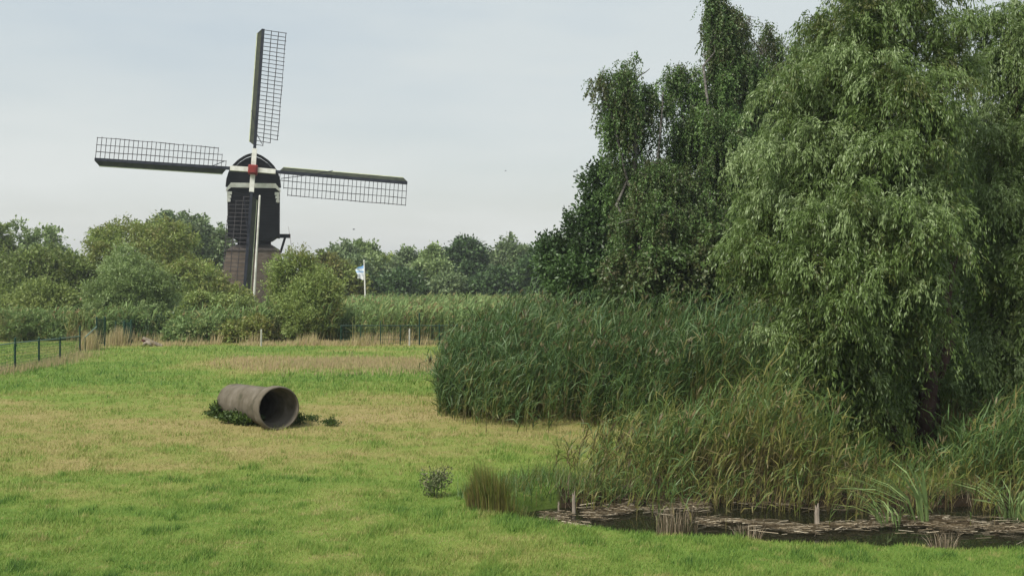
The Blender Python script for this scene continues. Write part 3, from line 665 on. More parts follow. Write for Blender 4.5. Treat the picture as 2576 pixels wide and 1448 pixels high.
weeping('weeping_birch', 'broad weeping birch with brownish crown between tall birch and willow', P(1900, 760, 37)[:2], [Eb(1920, 150, 37, 78, 80), Eb(1985, 150, 37.5, 50, 70), Eb(1870, 240, 36.5, 70, 90), Eb(1940, 300, 37, 95, 110), Eb(1900, 450, 36.5, 110, 110), Eb(1850, 590, 36, 110, 90)],
        202, 1450, 74, group='weeping birches', tmean=.42)
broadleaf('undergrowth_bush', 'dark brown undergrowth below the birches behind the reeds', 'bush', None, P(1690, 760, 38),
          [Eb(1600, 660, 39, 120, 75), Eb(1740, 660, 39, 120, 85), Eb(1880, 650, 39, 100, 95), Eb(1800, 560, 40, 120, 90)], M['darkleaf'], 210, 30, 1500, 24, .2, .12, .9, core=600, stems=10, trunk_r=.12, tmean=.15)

broadleaf('undergrowth_bush', 'loose brownish green bush in front of the birch trunks just above the reeds', 'bush', None, P(1720, 760, 33),
          [Eb(1590, 690, 33, 80, 60), Eb(1690, 670, 33, 85, 80), Eb(1790, 660, 33, 75, 90)], M['birch'], 211, 36, 1300, 22, .12, .07, .8, .5, core=250, stems=10, trunk_r=.08, tmean=.5)
# ---- big willows on the right
def willow(name, label, base, blobs, seed, nsub=70, ns=5200, k=34, L=.10, W=.024, mat='willow', tmean=.5, tl=(.3, .85), core=1500, trunks=(), sub=(.15, .33), droop=.8, zmin=.5):
    rg = np.random.default_rng(seed); base = np.array([base[0], base[1], -.1])
    o = empty(name, base, label, 'tree', 'large willows beside the pond')
    subs = sublobes(rg, blobs, nsub, *sub, .2, .74, 1.12) + [tuple(list(b[:3]) + [v * .62 for v in b[3:]]) for b in blobs]
    p, nr = on_blobs(rg, subs, ns, .7, 1.05, .7, .72)
    ins = inside(blobs, p, .5); p, nr = p[~ins], nr[~ins]
    kk = p[:, 2] > zmin; p, nr = p[kk], nr[kk]
    d0 = unit(nr * np.array([1, 1, .7]) + np.array([0, 0, .5]) + rg.normal(0, .35, p.shape))
    ln = rg.uniform(*tl, len(p)); ln = np.minimum(ln, np.maximum(p[:, 2] - .2, .3))
    cl = fbm(p[:, 0] + p[:, 1] * .7, p[:, 2], 1.0, seed)
    tint = tmean + (cl - .5) * .8 + rg.normal(0, .15, len(p))
    # every start is a plume: a handful of shoots that burst up and outward, then bow over
    sel = rg.uniform(0, 1, len(p)) < .16; c0, n0, t0_ = p[sel], nr[sel], tint[sel]; m_ = 9
    st = np.repeat(c0, m_, 0) + rg.normal(0, .09, (len(c0) * m_, 3)); sc = np.repeat(rg.uniform(.7, 1.5, len(c0)), m_)
    dd = unit(np.repeat(n0, m_, 0) * np.array([.9, .9, .6]) + np.array([0, 0, .5]) + rg.normal(0, .45, st.shape))
    q1, ti1 = twigs(rg, st, dd, sc * rg.uniform(.38, .8, len(st)), k, L, W, droop, .45, .03, .65, np.repeat(t0_ + .1, m_) + rg.normal(0, .07, len(st)), .12)
    thin = rg.uniform(0, 1, len(p)) < .26
    q, ti = twigs(rg, (p - nr * .3)[thin], d0[thin], ln[thin], int(k * .8), L, W, droop, .62, .06, .5, tint[thin] - .28, .13)  # under layer tinted darker: shade of the hollows put into the leaf colour
    q = np.concatenate([q, q1]); ti = np.concatenate([ti, ti1])
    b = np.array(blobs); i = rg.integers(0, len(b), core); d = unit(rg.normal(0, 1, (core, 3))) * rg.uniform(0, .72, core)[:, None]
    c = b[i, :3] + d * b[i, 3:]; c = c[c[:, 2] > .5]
    q2, t2 = twigs(rg, c, unit(rg.normal(0, 1, c.shape)), np.full(len(c), .9), 12, L * 1.5, W * 2.2, .6, .8, .15, .4, rg.normal(tmean - .2, .1, len(c)))  # inner leaves also coloured darker, painting shade inside the crown
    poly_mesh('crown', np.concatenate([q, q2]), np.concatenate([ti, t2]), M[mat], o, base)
    paths = []
    for a_, b_, r0, r1 in trunks: paths.append(limb(rg, a_, b_, r0, r1, 6, .08))
    for bb in blobs:
        s = np.array(trunks[rg.integers(0, len(trunks))][1]); paths.append(limb(rg, s, bb[:3], .09, .03, 5, .1))
    trunk_obj(o, paths, M['redbark'], base, 8)
    return o
bA = P(2330, 1110, 20.5); bA[2] = -.1
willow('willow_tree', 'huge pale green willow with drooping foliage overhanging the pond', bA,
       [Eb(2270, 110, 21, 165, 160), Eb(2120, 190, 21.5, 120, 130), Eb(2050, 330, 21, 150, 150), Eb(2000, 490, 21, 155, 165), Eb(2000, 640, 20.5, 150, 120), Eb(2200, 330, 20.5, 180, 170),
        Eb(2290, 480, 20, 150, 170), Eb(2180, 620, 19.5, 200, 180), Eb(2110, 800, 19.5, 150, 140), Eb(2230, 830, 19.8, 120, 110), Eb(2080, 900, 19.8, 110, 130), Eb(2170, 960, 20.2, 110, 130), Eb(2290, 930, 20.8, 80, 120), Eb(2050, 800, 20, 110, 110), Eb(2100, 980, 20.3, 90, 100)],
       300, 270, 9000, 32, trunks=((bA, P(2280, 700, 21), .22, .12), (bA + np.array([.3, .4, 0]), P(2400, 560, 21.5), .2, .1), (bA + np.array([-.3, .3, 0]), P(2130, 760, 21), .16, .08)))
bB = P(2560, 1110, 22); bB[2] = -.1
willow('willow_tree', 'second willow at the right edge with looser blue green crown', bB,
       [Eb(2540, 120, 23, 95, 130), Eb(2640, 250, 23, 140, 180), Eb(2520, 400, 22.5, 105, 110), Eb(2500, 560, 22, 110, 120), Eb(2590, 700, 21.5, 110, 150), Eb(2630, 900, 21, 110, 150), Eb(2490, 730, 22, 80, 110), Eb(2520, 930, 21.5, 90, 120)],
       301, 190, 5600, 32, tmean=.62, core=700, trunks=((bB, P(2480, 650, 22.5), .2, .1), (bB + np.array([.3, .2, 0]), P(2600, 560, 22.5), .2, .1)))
broadleaf('willow_tree', 'small topped willow showing between the birches and the big willow', 'tree', None, P(2110, 760, 29),
          [Eb(2085, 120, 29, 62, 65), Eb(2050, 220, 29, 70, 90), Eb(2120, 250, 29.5, 120, 120)], M['willow'], 302, 26, 1300, 26, .12, .04, .8, .5, core=200, trunk_r=.2, tmean=.45)
broadleaf('undergrowth_bush', 'added thicket behind the willow trunks, its leaf colour darkened for the shaded gap', 'bush', None, P(2350, 1000, 27),  # added to close the gap; shade is put into its dark leaf colour
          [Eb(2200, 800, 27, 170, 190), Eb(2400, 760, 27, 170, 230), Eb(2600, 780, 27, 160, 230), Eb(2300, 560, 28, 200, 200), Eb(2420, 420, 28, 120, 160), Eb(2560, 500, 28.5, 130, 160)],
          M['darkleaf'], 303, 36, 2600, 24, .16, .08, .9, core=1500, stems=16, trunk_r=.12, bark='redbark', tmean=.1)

# ---------------------------------------------------------------- windmill
mill_at = P(640, 690, 96); mill_at[2] = 0
mill = empty('windmill', mill_at, 'black wooden post mill with lattice sails on a brick base', 'windmill', None, R(12))
mb = MB()
def frustum(mb, z0, h0, z1, h1, n=8, rot=math.pi / 8):
    k = 1 / math.cos(math.pi / n)
    v = [(math.cos(rot + 2 * math.pi * i / n) * h * k, math.sin(rot + 2 * math.pi * i / n) * h * k, z) for z, h in ((z0, h0), (z1, h1)) for i in range(n)]
    mb.add(v, [tuple(range(n - 1, -1, -1)), tuple(range(n, 2 * n))] + [(i, (i + 1) % n, (i + 1) % n + n, i + n) for i in range(n)])
frustum(mb, -.3, 3.45, 5.75, 2.36, 4, math.pi / 4)
mb.build('brick_base', M['brick'], mill)
mb = MB(); frustum(mb, 5.752, 2.44, 5.85, 2.42, 4, math.pi / 4); frustum(mb, 5.852, 2.36, 6.35, 1.6, 4, math.pi / 4); mb.build('skirt_roof', M['skirt'], mill)
mb = MB(); frustum(mb, 6.3, 1.5, 7.3, 1.5, 8); mb.build('post_casing', M['blackboard'], mill)
# the turning house: slightly tapered body and a pointed round roof
mb = MB()
prof = [(-1.55, 6.75), (1.55, 6.75), (2.05, 7.1), (2.28, 7.05), (2.3, 11.5), (-2.3, 11.5), (-2.28, 7.05), (-2.05, 7.1)]
mb.prism(prof, -2.4, 3.2); mb.build('house', M['blackboard'], mill)
mb = MB()
arch = [(2.27, 11.502), (2.2, 12.2), (2.0, 12.85), (1.7, 13.35), (1.25, 13.82), (.7, 14.2), (.25, 14.38), (0, 14.42)]
prof = arch + [(-x, z) for x, z in arch[::-1][1:]]
mb.prism(prof, -2.1, 3.3); rf = mb.build('roof', M['blackboard'], mill)
mb = MB()
a2 = [(x * 1.035, z + .05 + .04 * (z - 11.5)) for x, z in arch]
full = a2 + [(-x, z) for x, z in a2[::-1][1:]]
for (p0, p1) in zip(full[:-1], full[1:]): mb.bar((p0[0], -2.25, p0[1]), (p1[0], -2.25, p1[1]), .13, .25)
mb.build('roof_edge', M['blackboard'], rf)
mb = MB()
mb.box((0, -2.5, 11.72), (4.0, .18, .42))
for s in (-1, 1):
    mb.add([(s * 1.98, -2.59, 11.93), (s * 2.42, -2.59, 11.35), (s * 2.42, -2.59, 11.12), (s * 1.98, -2.59, 11.5),
            (s * 1.98, -2.41, 11.93), (s * 2.42, -2.41, 11.35), (s * 2.42, -2.41, 11.12), (s * 1.98, -2.41, 11.5)],
           [(0, 1, 2, 3), (7, 6, 5, 4), (0, 4, 5, 1), (1, 5, 6, 2), (2, 6, 7, 3), (3, 7, 4, 0)])
mb.build('white_storm_beam', M['white'], mill)
for s in (-1, 1):
    mb = MB()
    for j, (w_, z_) in enumerate(((.42, 11.0), (.36, 10.68), (.30, 10.34))): mb.box((s * (2.3 - w_ / 2 + .02), -2.47, z_), (w_, .14, .25))
    mb.box((s * 2.19, -2.44, 10.66), (.2, .09, .96))
    mb.build('corner_bracket', M['white'], mill)
mb = MB(); mb.box((2.75, 2.2, 7.3), (1.1, .4, .38)); mb.bar((2.8, 2.2, 7.2), (2.35, 2.6, 5.7), .16)
mb.build('tail_beam', M['slate'], mill)
mb = MB(); mb.bar((0, 3.2, 8.0), (0, 9.2, 1.2), .3); mb.bar((-1.4, 3.2, 7.2), (0, 8.8, 1.6), .16); mb.bar((1.4, 3.2, 7.2), (0, 8.8, 1.6), .16); mb.build('tail_pole', M['slate'], mill)

hub_l = Vector((0, -3.35, 13.05))
tilt = Matrix.Rotation(R(-6), 3, 'X')
mb = MB(); mb.bar((0, -3.9, 13.03), (0, -2.0, 12.85), .5); mb.build('windshaft', M['red'], mill)
mb = MB(); mb.box(hub_l, (.86, .8, .86), Matrix.Rotation(R(3.6), 3, 'Y') @ tilt); hb = mb.build('poll_end', M['red'], mill, bevel=.12)
mb = MB(); mb.tube([hub_l + Vector((0, -.38, 0)), hub_l + Vector((0, -.47, 0))], [.24, .17], 16); mb.build('hub_cap', M['gold'], hb)
SAILS = ((3.7, 13.25, 'top'), (93.9, 14.0, 'right'), (183.7, 12.7, 'bottom'), (272.7, 13.5, 'left'))
def sail(ang, L, sd):
    rg = np.random.default_rng(sd)
    rot = (tilt @ Matrix.Rotation(R(ang), 3, 'Y')).to_4x4()
    mat = Matrix.Translation(hub_l + tilt @ Vector((0, -.05 if sd % 2 else .18, 0))) @ rot
    r0, rw = 2.35, 2.0
    mb = MB(); mb.bar((0, 0, rw + .004), (0, 0, L), .26, .24)
    o = mb.build('sail', M['slate'], mill); o.matrix_local = mat
    mb = MB(); mb.bar((0, 0, .35), (0, 0, rw), .42, .34); mb.build('white_stock', M['white'], o)
    # leading board, tipped forward, with a pale edge
    def strip(x0, y0, x1, y1, th, za, zb, cham=0.0):
        mb_ = MB()
        mb_.add([(x0, y0, za), (x1, y1, za + cham), (x1, y1, zb - cham * 1.2), (x0, y0, zb), (x0, y0 + th, za), (x1, y1 + th, za + cham), (x1, y1 + th, zb - cham * 1.2), (x0, y0 + th, zb)],
                [(0, 1, 2, 3), (7, 6, 5, 4), (0, 4, 5, 1), (1, 5, 6, 2), (2, 6, 7, 3), (3, 7, 4, 0)])
        return mb_
    strip(-.135, -.02, -.50, .17, .05, r0, L, .3).build('leading_board', M['board'], o)
    strip(-.502, .17, -.565, .20, .05, r0 + .3, L - .36).build('pale_board_edge', M['edge'], o)
    # lattice
    mb = MB(); nb = int(round((L - r0) / .385)); wd = .05
    cols = [.13, .74, 1.38, 2.05]
    def q(wx, z):
        f = (z - r0) / (L - r0); a = R(20 - 14 * f); return (wx * math.cos(a) + .02 * math.sin(z * 9 + wx), wx * math.sin(a) + .05, z)
    zs = [L - .04 - i * (L - r0 - .1) / nb for i in range(nb + 1)]
    for i, z in enumerate(zs):
        last = nb - i
        wmax = cols[3] if last >= 2 else cols[2] if last == 1 else cols[1]
        mb.bar(q(.0, z), q(wmax + rg.uniform(.02, .09), z + rg.uniform(-.02, .02)), wd, wd)
    for j, c in enumerate(cols[1:]):
        zb = zs[nb - (0 if j == 0 else 1 if j == 1 else 2)]
        for k in range(6):
            za_, zb_ = L - (L - zb) * k / 6, L - (L - zb) * (k + 1) / 6
            mb.bar(q(c, za_), q(c, zb_), wd, wd)
    mb.build('lattice', M['lattice'], o)
    mb = MB(); f = .35 + .1 * (sd % 3)
    mb.tube([(-.5, -.3, L * f + .8), (-.25, -.32, L * f), (.1, -.3, L * f - 1.3), (.6, -.1, 2.5)], .035, 5)
    mb.build('rope', M['slate'], o)
for i, (a, L, nm) in enumerate(SAILS): sail(a, L, i)

# white pole leaning in front of the mill
a, b_ = P(636, 790, 86), P(653.5, 494, 86)
mb = MB(); mb.tube([(0, 0, a[2] - a[2] - .1), tuple(b_ - np.array([a[0], a[1], 0]))], [.10, .08], 10)
o = empty('white_pole', (a[0], a[1], 0), 'long thin white pole standing slightly tilted before the mill', 'pole')
mb.build('pole_shaft', M['white'], o)
mb = MB(); mb.tube([tuple(b_ - np.array([a[0], a[1], 0])), tuple(b_ - np.array([a[0], a[1], -.1]))], [.10, .04], 10); mb.build('pole_top', M['white'], o)

# flag
a, b_ = P(920.5, 800, 88), P(916, 657, 88)
o = empty('flagpole', (a[0], a[1], 0), 'slim white flagpole standing above the reeds', 'flagpole')
mb = MB(); top = b_ - np.array([a[0], a[1], 0]); mb.tube([(0, 0, -.05), tuple(top)], [.075, .055], 8); mb.build('pole_shaft', M['white'], o)
mb = MB(); mb.tube([tuple(top), tuple(top + np.array([0, 0, .12]))], [.08, .04], 8); mb.build('finial', M['white'], o)
nx, nz_ = 14, 18; vs = []; fs = []
Wf, Hf = .72, 1.28
for j in range(nz_ + 1):
    for i in range(nx + 1):
        u_, v_ = i / nx, j / nz_
        vs.append((-u_ * Wf * (.92 - .22 * v_ + .10 * math.sin(v_ * 6 + 1)), .17 * math.sin(u_ * 8 + v_ * 5) * u_, -v_ * Hf * (1 - .10 * u_) - .34 * u_ * (1 - v_) - .04 * math.sin(u_ * 7)))
for j in range(nz_):
    for i in range(nx):
        fs.append((j * (nx + 1) + i, j * (nx + 1) + i + 1, (j + 1) * (nx + 1) + i + 1, (j + 1) * (nx + 1) + i))
m, t, bs = base_mat('flag_cloth', .8, .1)
tcn = t.nodes.new("ShaderNodeTexCoord"); sp = t.nodes.new("ShaderNodeSeparateXYZ"); t.links.new(tcn.outputs['Object'], sp.inputs[0])
mm = t.nodes.new("ShaderNodeMath"); mm.operation = 'MULTIPLY_ADD'; mm.inputs[1].default_value = -1 / Hf; mm.inputs[2].default_value = 0; t.links.new(sp.outputs[2], mm.inputs[0])
r = ramp_node(t, [(0, (.16, .33, .62)), (.22, (.22, .42, .70)), (.28, (.70, .76, .80)), (.40, (.70, .76, .80)), (.43, (.25, .40, .60)), (.50, (.25, .40, .60)), (.53, (.74, .76, .76)), (.72, (.6, .62, .66)), (.78, (.76, .77, .76)), (1, (.78, .78, .76))])
t.links.new(mm.outputs[0], r.inputs[0]); t.links.new(r.outputs[0], bs.inputs['Base Color'])
me = bpy.data.meshes.new('flag'); me.from_pydata(vs, [], fs); me.update()
fl = new_obj('flag', me, m)
fl.location = tuple(float(v) for v in (P(915, 666, 88))); tag(fl, 'small blue and white flag blowing left from its pole', 'flag')
sol = fl.modifiers.new('thick', 'SOLIDIFY'); sol.thickness = .01

# birds
for (x, y, Y, sc, lb) in ((890, 577, 70, .5, 'tiny dark bird in the sky above the flag'), (1272, 430, 75, .42, 'tiny dark bird high in the open sky left of the birches')):
    mb = MB(); mb.tube([(-.22, 0, 0), (-.1, 0, .02), (.08, 0, .02), (.2, 0, 0)], [.01, .06, .07, .02], 8)
    for s in (-1, 1):
        mb.add([(-.06, 0, .03), (.08, 0, .03), (.02, s * .22, .14), (-.08, s * .5, .06), (-.06, s * .2, .11)], [(0, 1, 2, 4), (4, 2, 3)])
    o = mb.build('bird', M['slate']); o.location = tuple(float(v) for v in P(x, y, Y)); o.scale = (sc * .85,) * 3; o.rotation_euler = (0, 0, .6)
    tag(o, lb, 'bird', 'birds in flight')

# ---------------------------------------------------------------- fences
def post(mb, h, r=.03): mb.tube([(0, 0, -.1), (0, 0, h - .02), (0, 0, h)], [r, r, r * .5], 8)
lf = [G(-70, 962), G(38, 930), G(98, 918), G(151, 908), G(201, 888)]
fo = empty('left_wire_fence', lf[1], 'dark green posts and rail of the wire fence at the left edge', 'fence')
fo.name = 'wire_fence'
org = lf[1]
hs = [1.0, 1.22, 1.1, 1.02, 1.25]
for p_, h_ in zip(lf, hs):
    mb = MB(); post(mb, h_, .042); pp = mb.build('post', M['greenpaint'], fo); pp.location = tuple(p_ - org)
mb = MB()
rt = [P(-70, 876, lf[0][1]), P(0, 867, (lf[0][1] + lf[1][1]) / 2), P(38, 862, lf[1][1]), P(98, 856, lf[2][1]), P(151, 851, lf[3][1]), P(201, 845, lf[4][1])]
mb.tube([p_ - org for p_ in rt], .026, 6); mb.build('top_rail', M['rail'], fo)
mb = MB()
for k in range(9):
    f = k / 9 + .03
    mb.tube([np.array([a_[0], a_[1], b2[2] * f]) - org for a_, b2 in zip(lf, [rt[0], rt[2], rt[3], rt[4], rt[5]])], .006, 4)
for a_, b2, ra, rb in zip(lf[:-1], lf[1:], (rt[0], rt[2], rt[3], rt[4]), (rt[2], rt[3], rt[4], rt[5])):
    for j in range(1, 26):
        f = j / 26; p_ = a_ + (b2 - a_) * f - org; mb.tube([p_, p_ + np.array([0, 0, (ra[2] * (1 - f) + rb[2] * f)])], .004, 4)
mb.build('wire_mesh', M['greenpaint'], fo)

gA, gB = G(243, 871), G(264, 870)
go = empty('fence_gate', gA, 'narrow dark green mesh gate at the corner of the left fence', 'gate'); go.name = 'gate'
for p_ in (gA, gB):
    mb = MB(); post(mb, 1.48, .05); pp = mb.build('post', M['greenpaint'], go); pp.location = tuple(p_ - gA)
mb = MB(); d = gB - gA
for z in (.15, .62, 1.35): mb.tube([d * .06 + np.array([0, 0, z]), d * .94 + np.array([0, 0, z])], .02, 6)
for j in range(1, 12): mb.tube([d * j / 12 + np.array([0, 0, .15]), d * j / 12 + np.array([0, 0, 1.35])], .011, 5)
mb.build('gate_panel', M['greenpaint'], go)
sp_ = empty('brace_rail', (lf[4][0], lf[4][1], 0), 'pale slanting rail rising from the left fence to the gate', 'rail')
mb = MB(); o0 = np.array([lf[4][0], lf[4][1], 0]); mb.tube([P(214, 848, 47.2) - o0, P(243, 821, 50.5) - o0], .028, 6); mb.build('rail_tube', M['rail'], sp_)
mb = MB(); mb.tube([P(214, 848, 47.2) - o0, np.array([*(P(214, 848, 47.2) - o0)[:2], -.05])], .022, 6); mb.build('prop', M['greenpaint'], sp_)

ff = empty('far_fence', G(1055, 868), 'low dark green fence with thin rail in front of the reed field', 'fence'); ff.name = 'wire_fence'
o0 = G(1055, 868)
Yf = o0[1]
for (x, h_) in ((858, .98), (908, 1.02), (957, 1.25), (1007, 1.0), (1055, 1.65), (1105, 1.1), (1150, 1.1)):
    mb = MB(); post(mb, h_, .038 if x == 1055 else .026); pp = mb.build('post', M['greenpaint'], ff); pp.location = ((x - 1055) / F * Yf, 0, 0)
mb = MB(); x0, x1 = (856 - 1055) / F * Yf, (1190 - 1055) / F * Yf
mb.tube([(x0, 0, 1.0), (x1, 0, 1.0)], .026, 6); mb.build('top_rail', M['greenpaint'], ff)
mb = MB(); 
for z in (.1, .3, .5, .7, .85): mb.tube([(x0, 0, z), (x1, 0, z)], .011 if z == .3 else .006, 4)
for j in range(60): mb.tube([(x0 + (x1 - x0) * j / 60, 0, .05), (x0 + (x1 - x0) * j / 60, 0, .99)], .005, 4)
mb.build('wire_mesh', M['greenpaint'], ff)
# panel posts beside the gate
for (x, w_, h_, lb) in ((291, .05, 1.2, 'single green post in tall straw grass right of the gate'), (313, .06, 1.25, 'green post at the left of the small mesh panel'), (330, .06, 1.3, 'green post at the right of the small mesh panel')):
    c = G(x, 868); mb = MB(); post(mb, h_, w_); o = mb.build('fence_post', M['greenpaint']); o.location = tuple(c); tag(o, lb, 'post', 'green posts by the gate')
c = G(313, 868); c2 = G(330, 868)
mb = MB()
for j in range(1, 10): mb.bar((((c2 - c) * j / 10)[0], 0, .1), (((c2 - c) * j / 10)[0], 0, 1.15), .018)
for z in (.1, .6, 1.15): mb.bar((.06, 0, z), ((c2 - c)[0] - .06, 0, z), .03)
o = mb.build('mesh_panel', M['greenpaint']); o.location = tuple(c); tag(o, 'small dark green mesh panel between two green posts', 'fence panel')

# white electric fence stakes
for i, (x, y, lb) in enumerate(((657, 870.5, 'thin white stake left of the yellow green willow bush'), (1030, 869, 'thin white stake beside the tall green fence post'))):
    c = G(x, y); o = empty('white_stake', c, lb, 'stake', 'white stakes at the far edge of the meadow')
    mb = MB(); mb.tube([(0, 0, -.1), (.01, 0, .8), (.0, 0, .86)], [.045, .04, .02], 8); mb.build('stake_shaft', M['stake'], o)
    mb = MB(); mb.bar((-.07, 0, .74), (.05, 0, .76), .03); mb.build('insulator', M['deadwood'], o)

# plank heap near the gate
c = G(372, 870); o = empty('plank_heap', c, 'small heap of maroon planks leaning by the far brambles', 'planks')
for j, (a_, b2, w_) in enumerate((((-.25, 0, .42), (.75, -.1, .02), .07), ((-.3, .1, .36), (.45, .1, .03), .09), ((-.35, .15, .30), (.15, .2, .03), .09))):
    mb = MB(); mb.bar(a_, b2, w_, .12); mb.build('plank', M['maroon'] if j else M['deadwood'], o)
mb = MB(); mb.tube([(-.18, -.12, 0), (-.12, -.12, .12), (.0, -.12, .2), (.16, -.12, .1), (.2, -.12, 0)], [.07, .09, .1, .08, .05], 8); mb.build('pale_log', M['deadwood'], o, smooth=True)

# ---------------------------------------------------------------- concrete pipe
pf = np.array([(703 - 1288) / F * 23.7, 23.7, 0]); pb = np.array([(588 - 1288) / F * 26.1, 26.1, 0])
ax = unit(pb - pf); Lp = np.linalg.norm(pb - pf)
po = empty('concrete_pipe', (*pf[:2], 0), 'short length of weathered concrete pipe lying on the meadow', 'pipe', None, math.atan2(ax[1], ax[0]))
prof = [(0.0, .472), (.012, .50), (.05, .515), (.30, .515), (.42, .47), (.55, .46), (1.2, .455), (Lp - .03, .44), (Lp, .42), (Lp, .36), (Lp - .05, .35), (1.5, .37), (.42, .385), (.40, .45), (.02, .468)]
NS = 64; vs = []; fs = []
rg = np.random.default_rng(77); wobA = rg.normal(0, .0025, (len(prof), NS))
for i, (xx, rr) in enumerate(prof):
    for j in range(NS):
        a_ = 2 * math.pi * j / NS; r_ = rr + wobA[i, j]; vs.append((xx, r_ * math.cos(a_), .5 + r_ * math.sin(a_)))
for i in range(len(prof)):
    i2 = (i + 1) % len(prof)
    for j in range(NS): fs.append((i * NS + j, i * NS + (j + 1) % NS, i2 * NS + (j + 1) % NS, i2 * NS + j))
me = bpy.data.meshes.new('pipe_wall'); me.from_pydata(vs, [], fs); me.update()
for p_ in me.polygons: p_.use_smooth = True
o = new_obj('pipe_wall', me, M['concrete'], po); o.rotation_euler = (0, R(2.4), 0)
mb = MB(); mb.tube([(Lp - .12, 0, .44), (Lp - .04, 0, .44)], .352, 40); mb.build('added_dark_plug', M['pipeshade'], po)  # plug added in near black to paint the dark inside of the pipe

def plant(name, label, c, rx, ry, h, n, mat, seed, L=.09, W=.05, group=None, cat='plant', up=.6, stemn=8, bmat='darkleaf'):
    rg = np.random.default_rng(seed); z0 = float(gz(c[0], c[1])); base = np.array([c[0], c[1], z0])
    o = empty(name, base, label, cat, group)
    th = rg.uniform(0, 2 * np.pi, n); rr = np.sqrt(rg.uniform(0, 1, n))
    s = base + np.stack([np.cos(th) * rr * rx, np.sin(th) * rr * ry, rg.uniform(.02, .5, n) * h], -1)
    d0 = unit(np.stack([np.cos(th) * .5, np.sin(th) * .5, np.full(n, up)], -1) + rg.normal(0, .3, (n, 3)))
    q, ti = twigs(rg, s, d0, rg.uniform(.3, .75, n) * h, 12, L, W, .2, .9, .02, 0)
    q[..., 2] = np.maximum(q[..., 2], z0 - .02)
    poly_mesh('leaves', q, ti, mat, o, base)
    mb = MB()
    for j in range(stemn):
        a_ = rg.uniform(0, 6.28); r_ = rg.uniform(0, .8); p_ = np.array([math.cos(a_) * rx * r_, math.sin(a_) * ry * r_, 0])
        mb.tube([p_, p_ * 1.1 + np.array([rg.normal(0, .03), 0, h * .75])], [.008, .004], 5)
    mb.build('stem', mat, o)
    return o
for i, (x, y, rx, h, n, lb) in enumerate(((558, 1050, .20, .42, 60, 'dark weed tuft at the back left end of the pipe'), (590, 1063, .24, .34, 70, 'dark weeds along the middle of the pipe side'), (622, 1070, .26, .30, 80, 'dark weeds beside the pipe mouth on its left'),
        (750, 1068, .13, .34, 40, 'small weed hugging the right side of the pipe mouth'), (786, 1062, .08, .18, 18, 'lone dark weed just right of the pipe'), (832, 1072, .10, .24, 24, 'outermost lone dark weed right of the pipe'))):
    plant('weed', lb, G(x, y), rx, .18, h, int(n * 1.3), M['weed'], 400 + i, .09 if i < 3 else .055, .05 if i < 3 else .035, group='dark weeds around the pipe')
plant('thistle', 'grey stemmed thistle with pale seed heads in the meadow', G(1093, 1232), .17, .12, .56, 60, M['thistle'], 420, .06, .025, up=1.6)

# ---------------------------------------------------------------- sedge clumps and pond details
def sedge(name, label, c, rx, ry, h, n, seed, mat='reed', tl=.5, tsd=.16, lean=.5, wd=.012, z=None, wind=0.0, group=None, cat='sedge'):
    rg = np.random.default_rng(seed); z0 = float(gz(c[0], c[1])) if z is None else z
    o_ = np.array([c[0], c[1], z0])
    th = rg.uniform(0, 2 * np.pi, n); rr = np.sqrt(rg.uniform(0, 1, n))
    b0 = np.stack([np.cos(th) * rr * rx, np.sin(th) * rr * ry, np.zeros(n)], -1)
    b0[:, 2] = (gz(b0[:, 0] + c[0], b0[:, 1] + c[1]) - z0) if z is None else 0
    az = th + rg.normal(0, .6, n); out_ = np.stack([np.cos(az) + wind, np.sin(az), np.zeros(n)], -1); ln = lean * rg.uniform(.15, 1, n) * rr
    hh = h * rg.uniform(.6, 1.1, n); side = unit(np.cross(out_, np.array([0, 0, 1.])) + rg.normal(0, .6, (n, 3))) * wd / 2
    Q = []; T = []; ti = rg.normal(tl, tsd, n)
    if cat == 'iris': ln = lean * rg.uniform(.45, 1, n)
    prev = b0
    for a_, f0, f1 in ((.35, 1, .95), (.7, .95, .7), (1.0, .7, .12)):
        cur = b0 + out_ * (ln * hh * a_ ** 2 * (.55 if cat == 'iris' else 1))[:, None] + np.array([0, 0, 1.]) * (hh * np.maximum(a_ - .35 * ln * a_ ** 2, .02))[:, None]
        Q.append(np.stack([prev - side * f0, prev + side * f0, cur + side * f1, cur - side * f1], 1)); T.append(ti - .18 * (1 - a_)); prev = cur
    ob = poly_mesh(name, np.concatenate(Q), np.concatenate(T), M[mat])
    ob.location = tuple(o_); return tag(ob, label, cat, group)
sedge('sedge_clump', 'dense rounded rush clump at the near end of the pond', (-.18, 15.75), .42, .38, .72, 1500, 500, tl=.36, tsd=.13, lean=.35, wd=.010)
sedge('sedge_clump', 'smaller brown rush clump merging into the left of the rounded rush clump', (-.52, 15.85), .2, .25, .45, 420, 501, tl=.25, lean=.4, wd=.009)
sedge('iris_clump', 'clump of long pale green blades bending left over the floating reeds', G(2312, 1318, WATER)[:2], .14, .10, 1.3, 24, 502, 'farreed', tl=.9, tsd=.12, lean=1.25, wd=.045, z=WATER, wind=-1.3, cat='iris')
sedge('iris_clump', 'low spread of pale blades in front of the bending iris', G(2235, 1322, WATER)[:2], .22, .12, .7, 34, 503, 'farreed', tl=.75, lean=1.5, wd=.024, z=WATER, wind=-.6, cat='iris')
sedge('iris_clump', 'fan of blue green blades at the right end of the pond', G(2545, 1305, WATER)[:2], .22, .15, .85, 50, 504, 'farreed', tl=.85, lean=1.4, wd=.024, z=WATER, wind=-.3, cat='iris')
sedge('grass_tuft', 'thin straw tuft standing in the dark water of the pond middle', G(1700, 1345, -.3)[:2], .32, .1, .42, 150, 505, 'litter', .45, .2, .5, .009, z=WATER, cat='grass tuft')
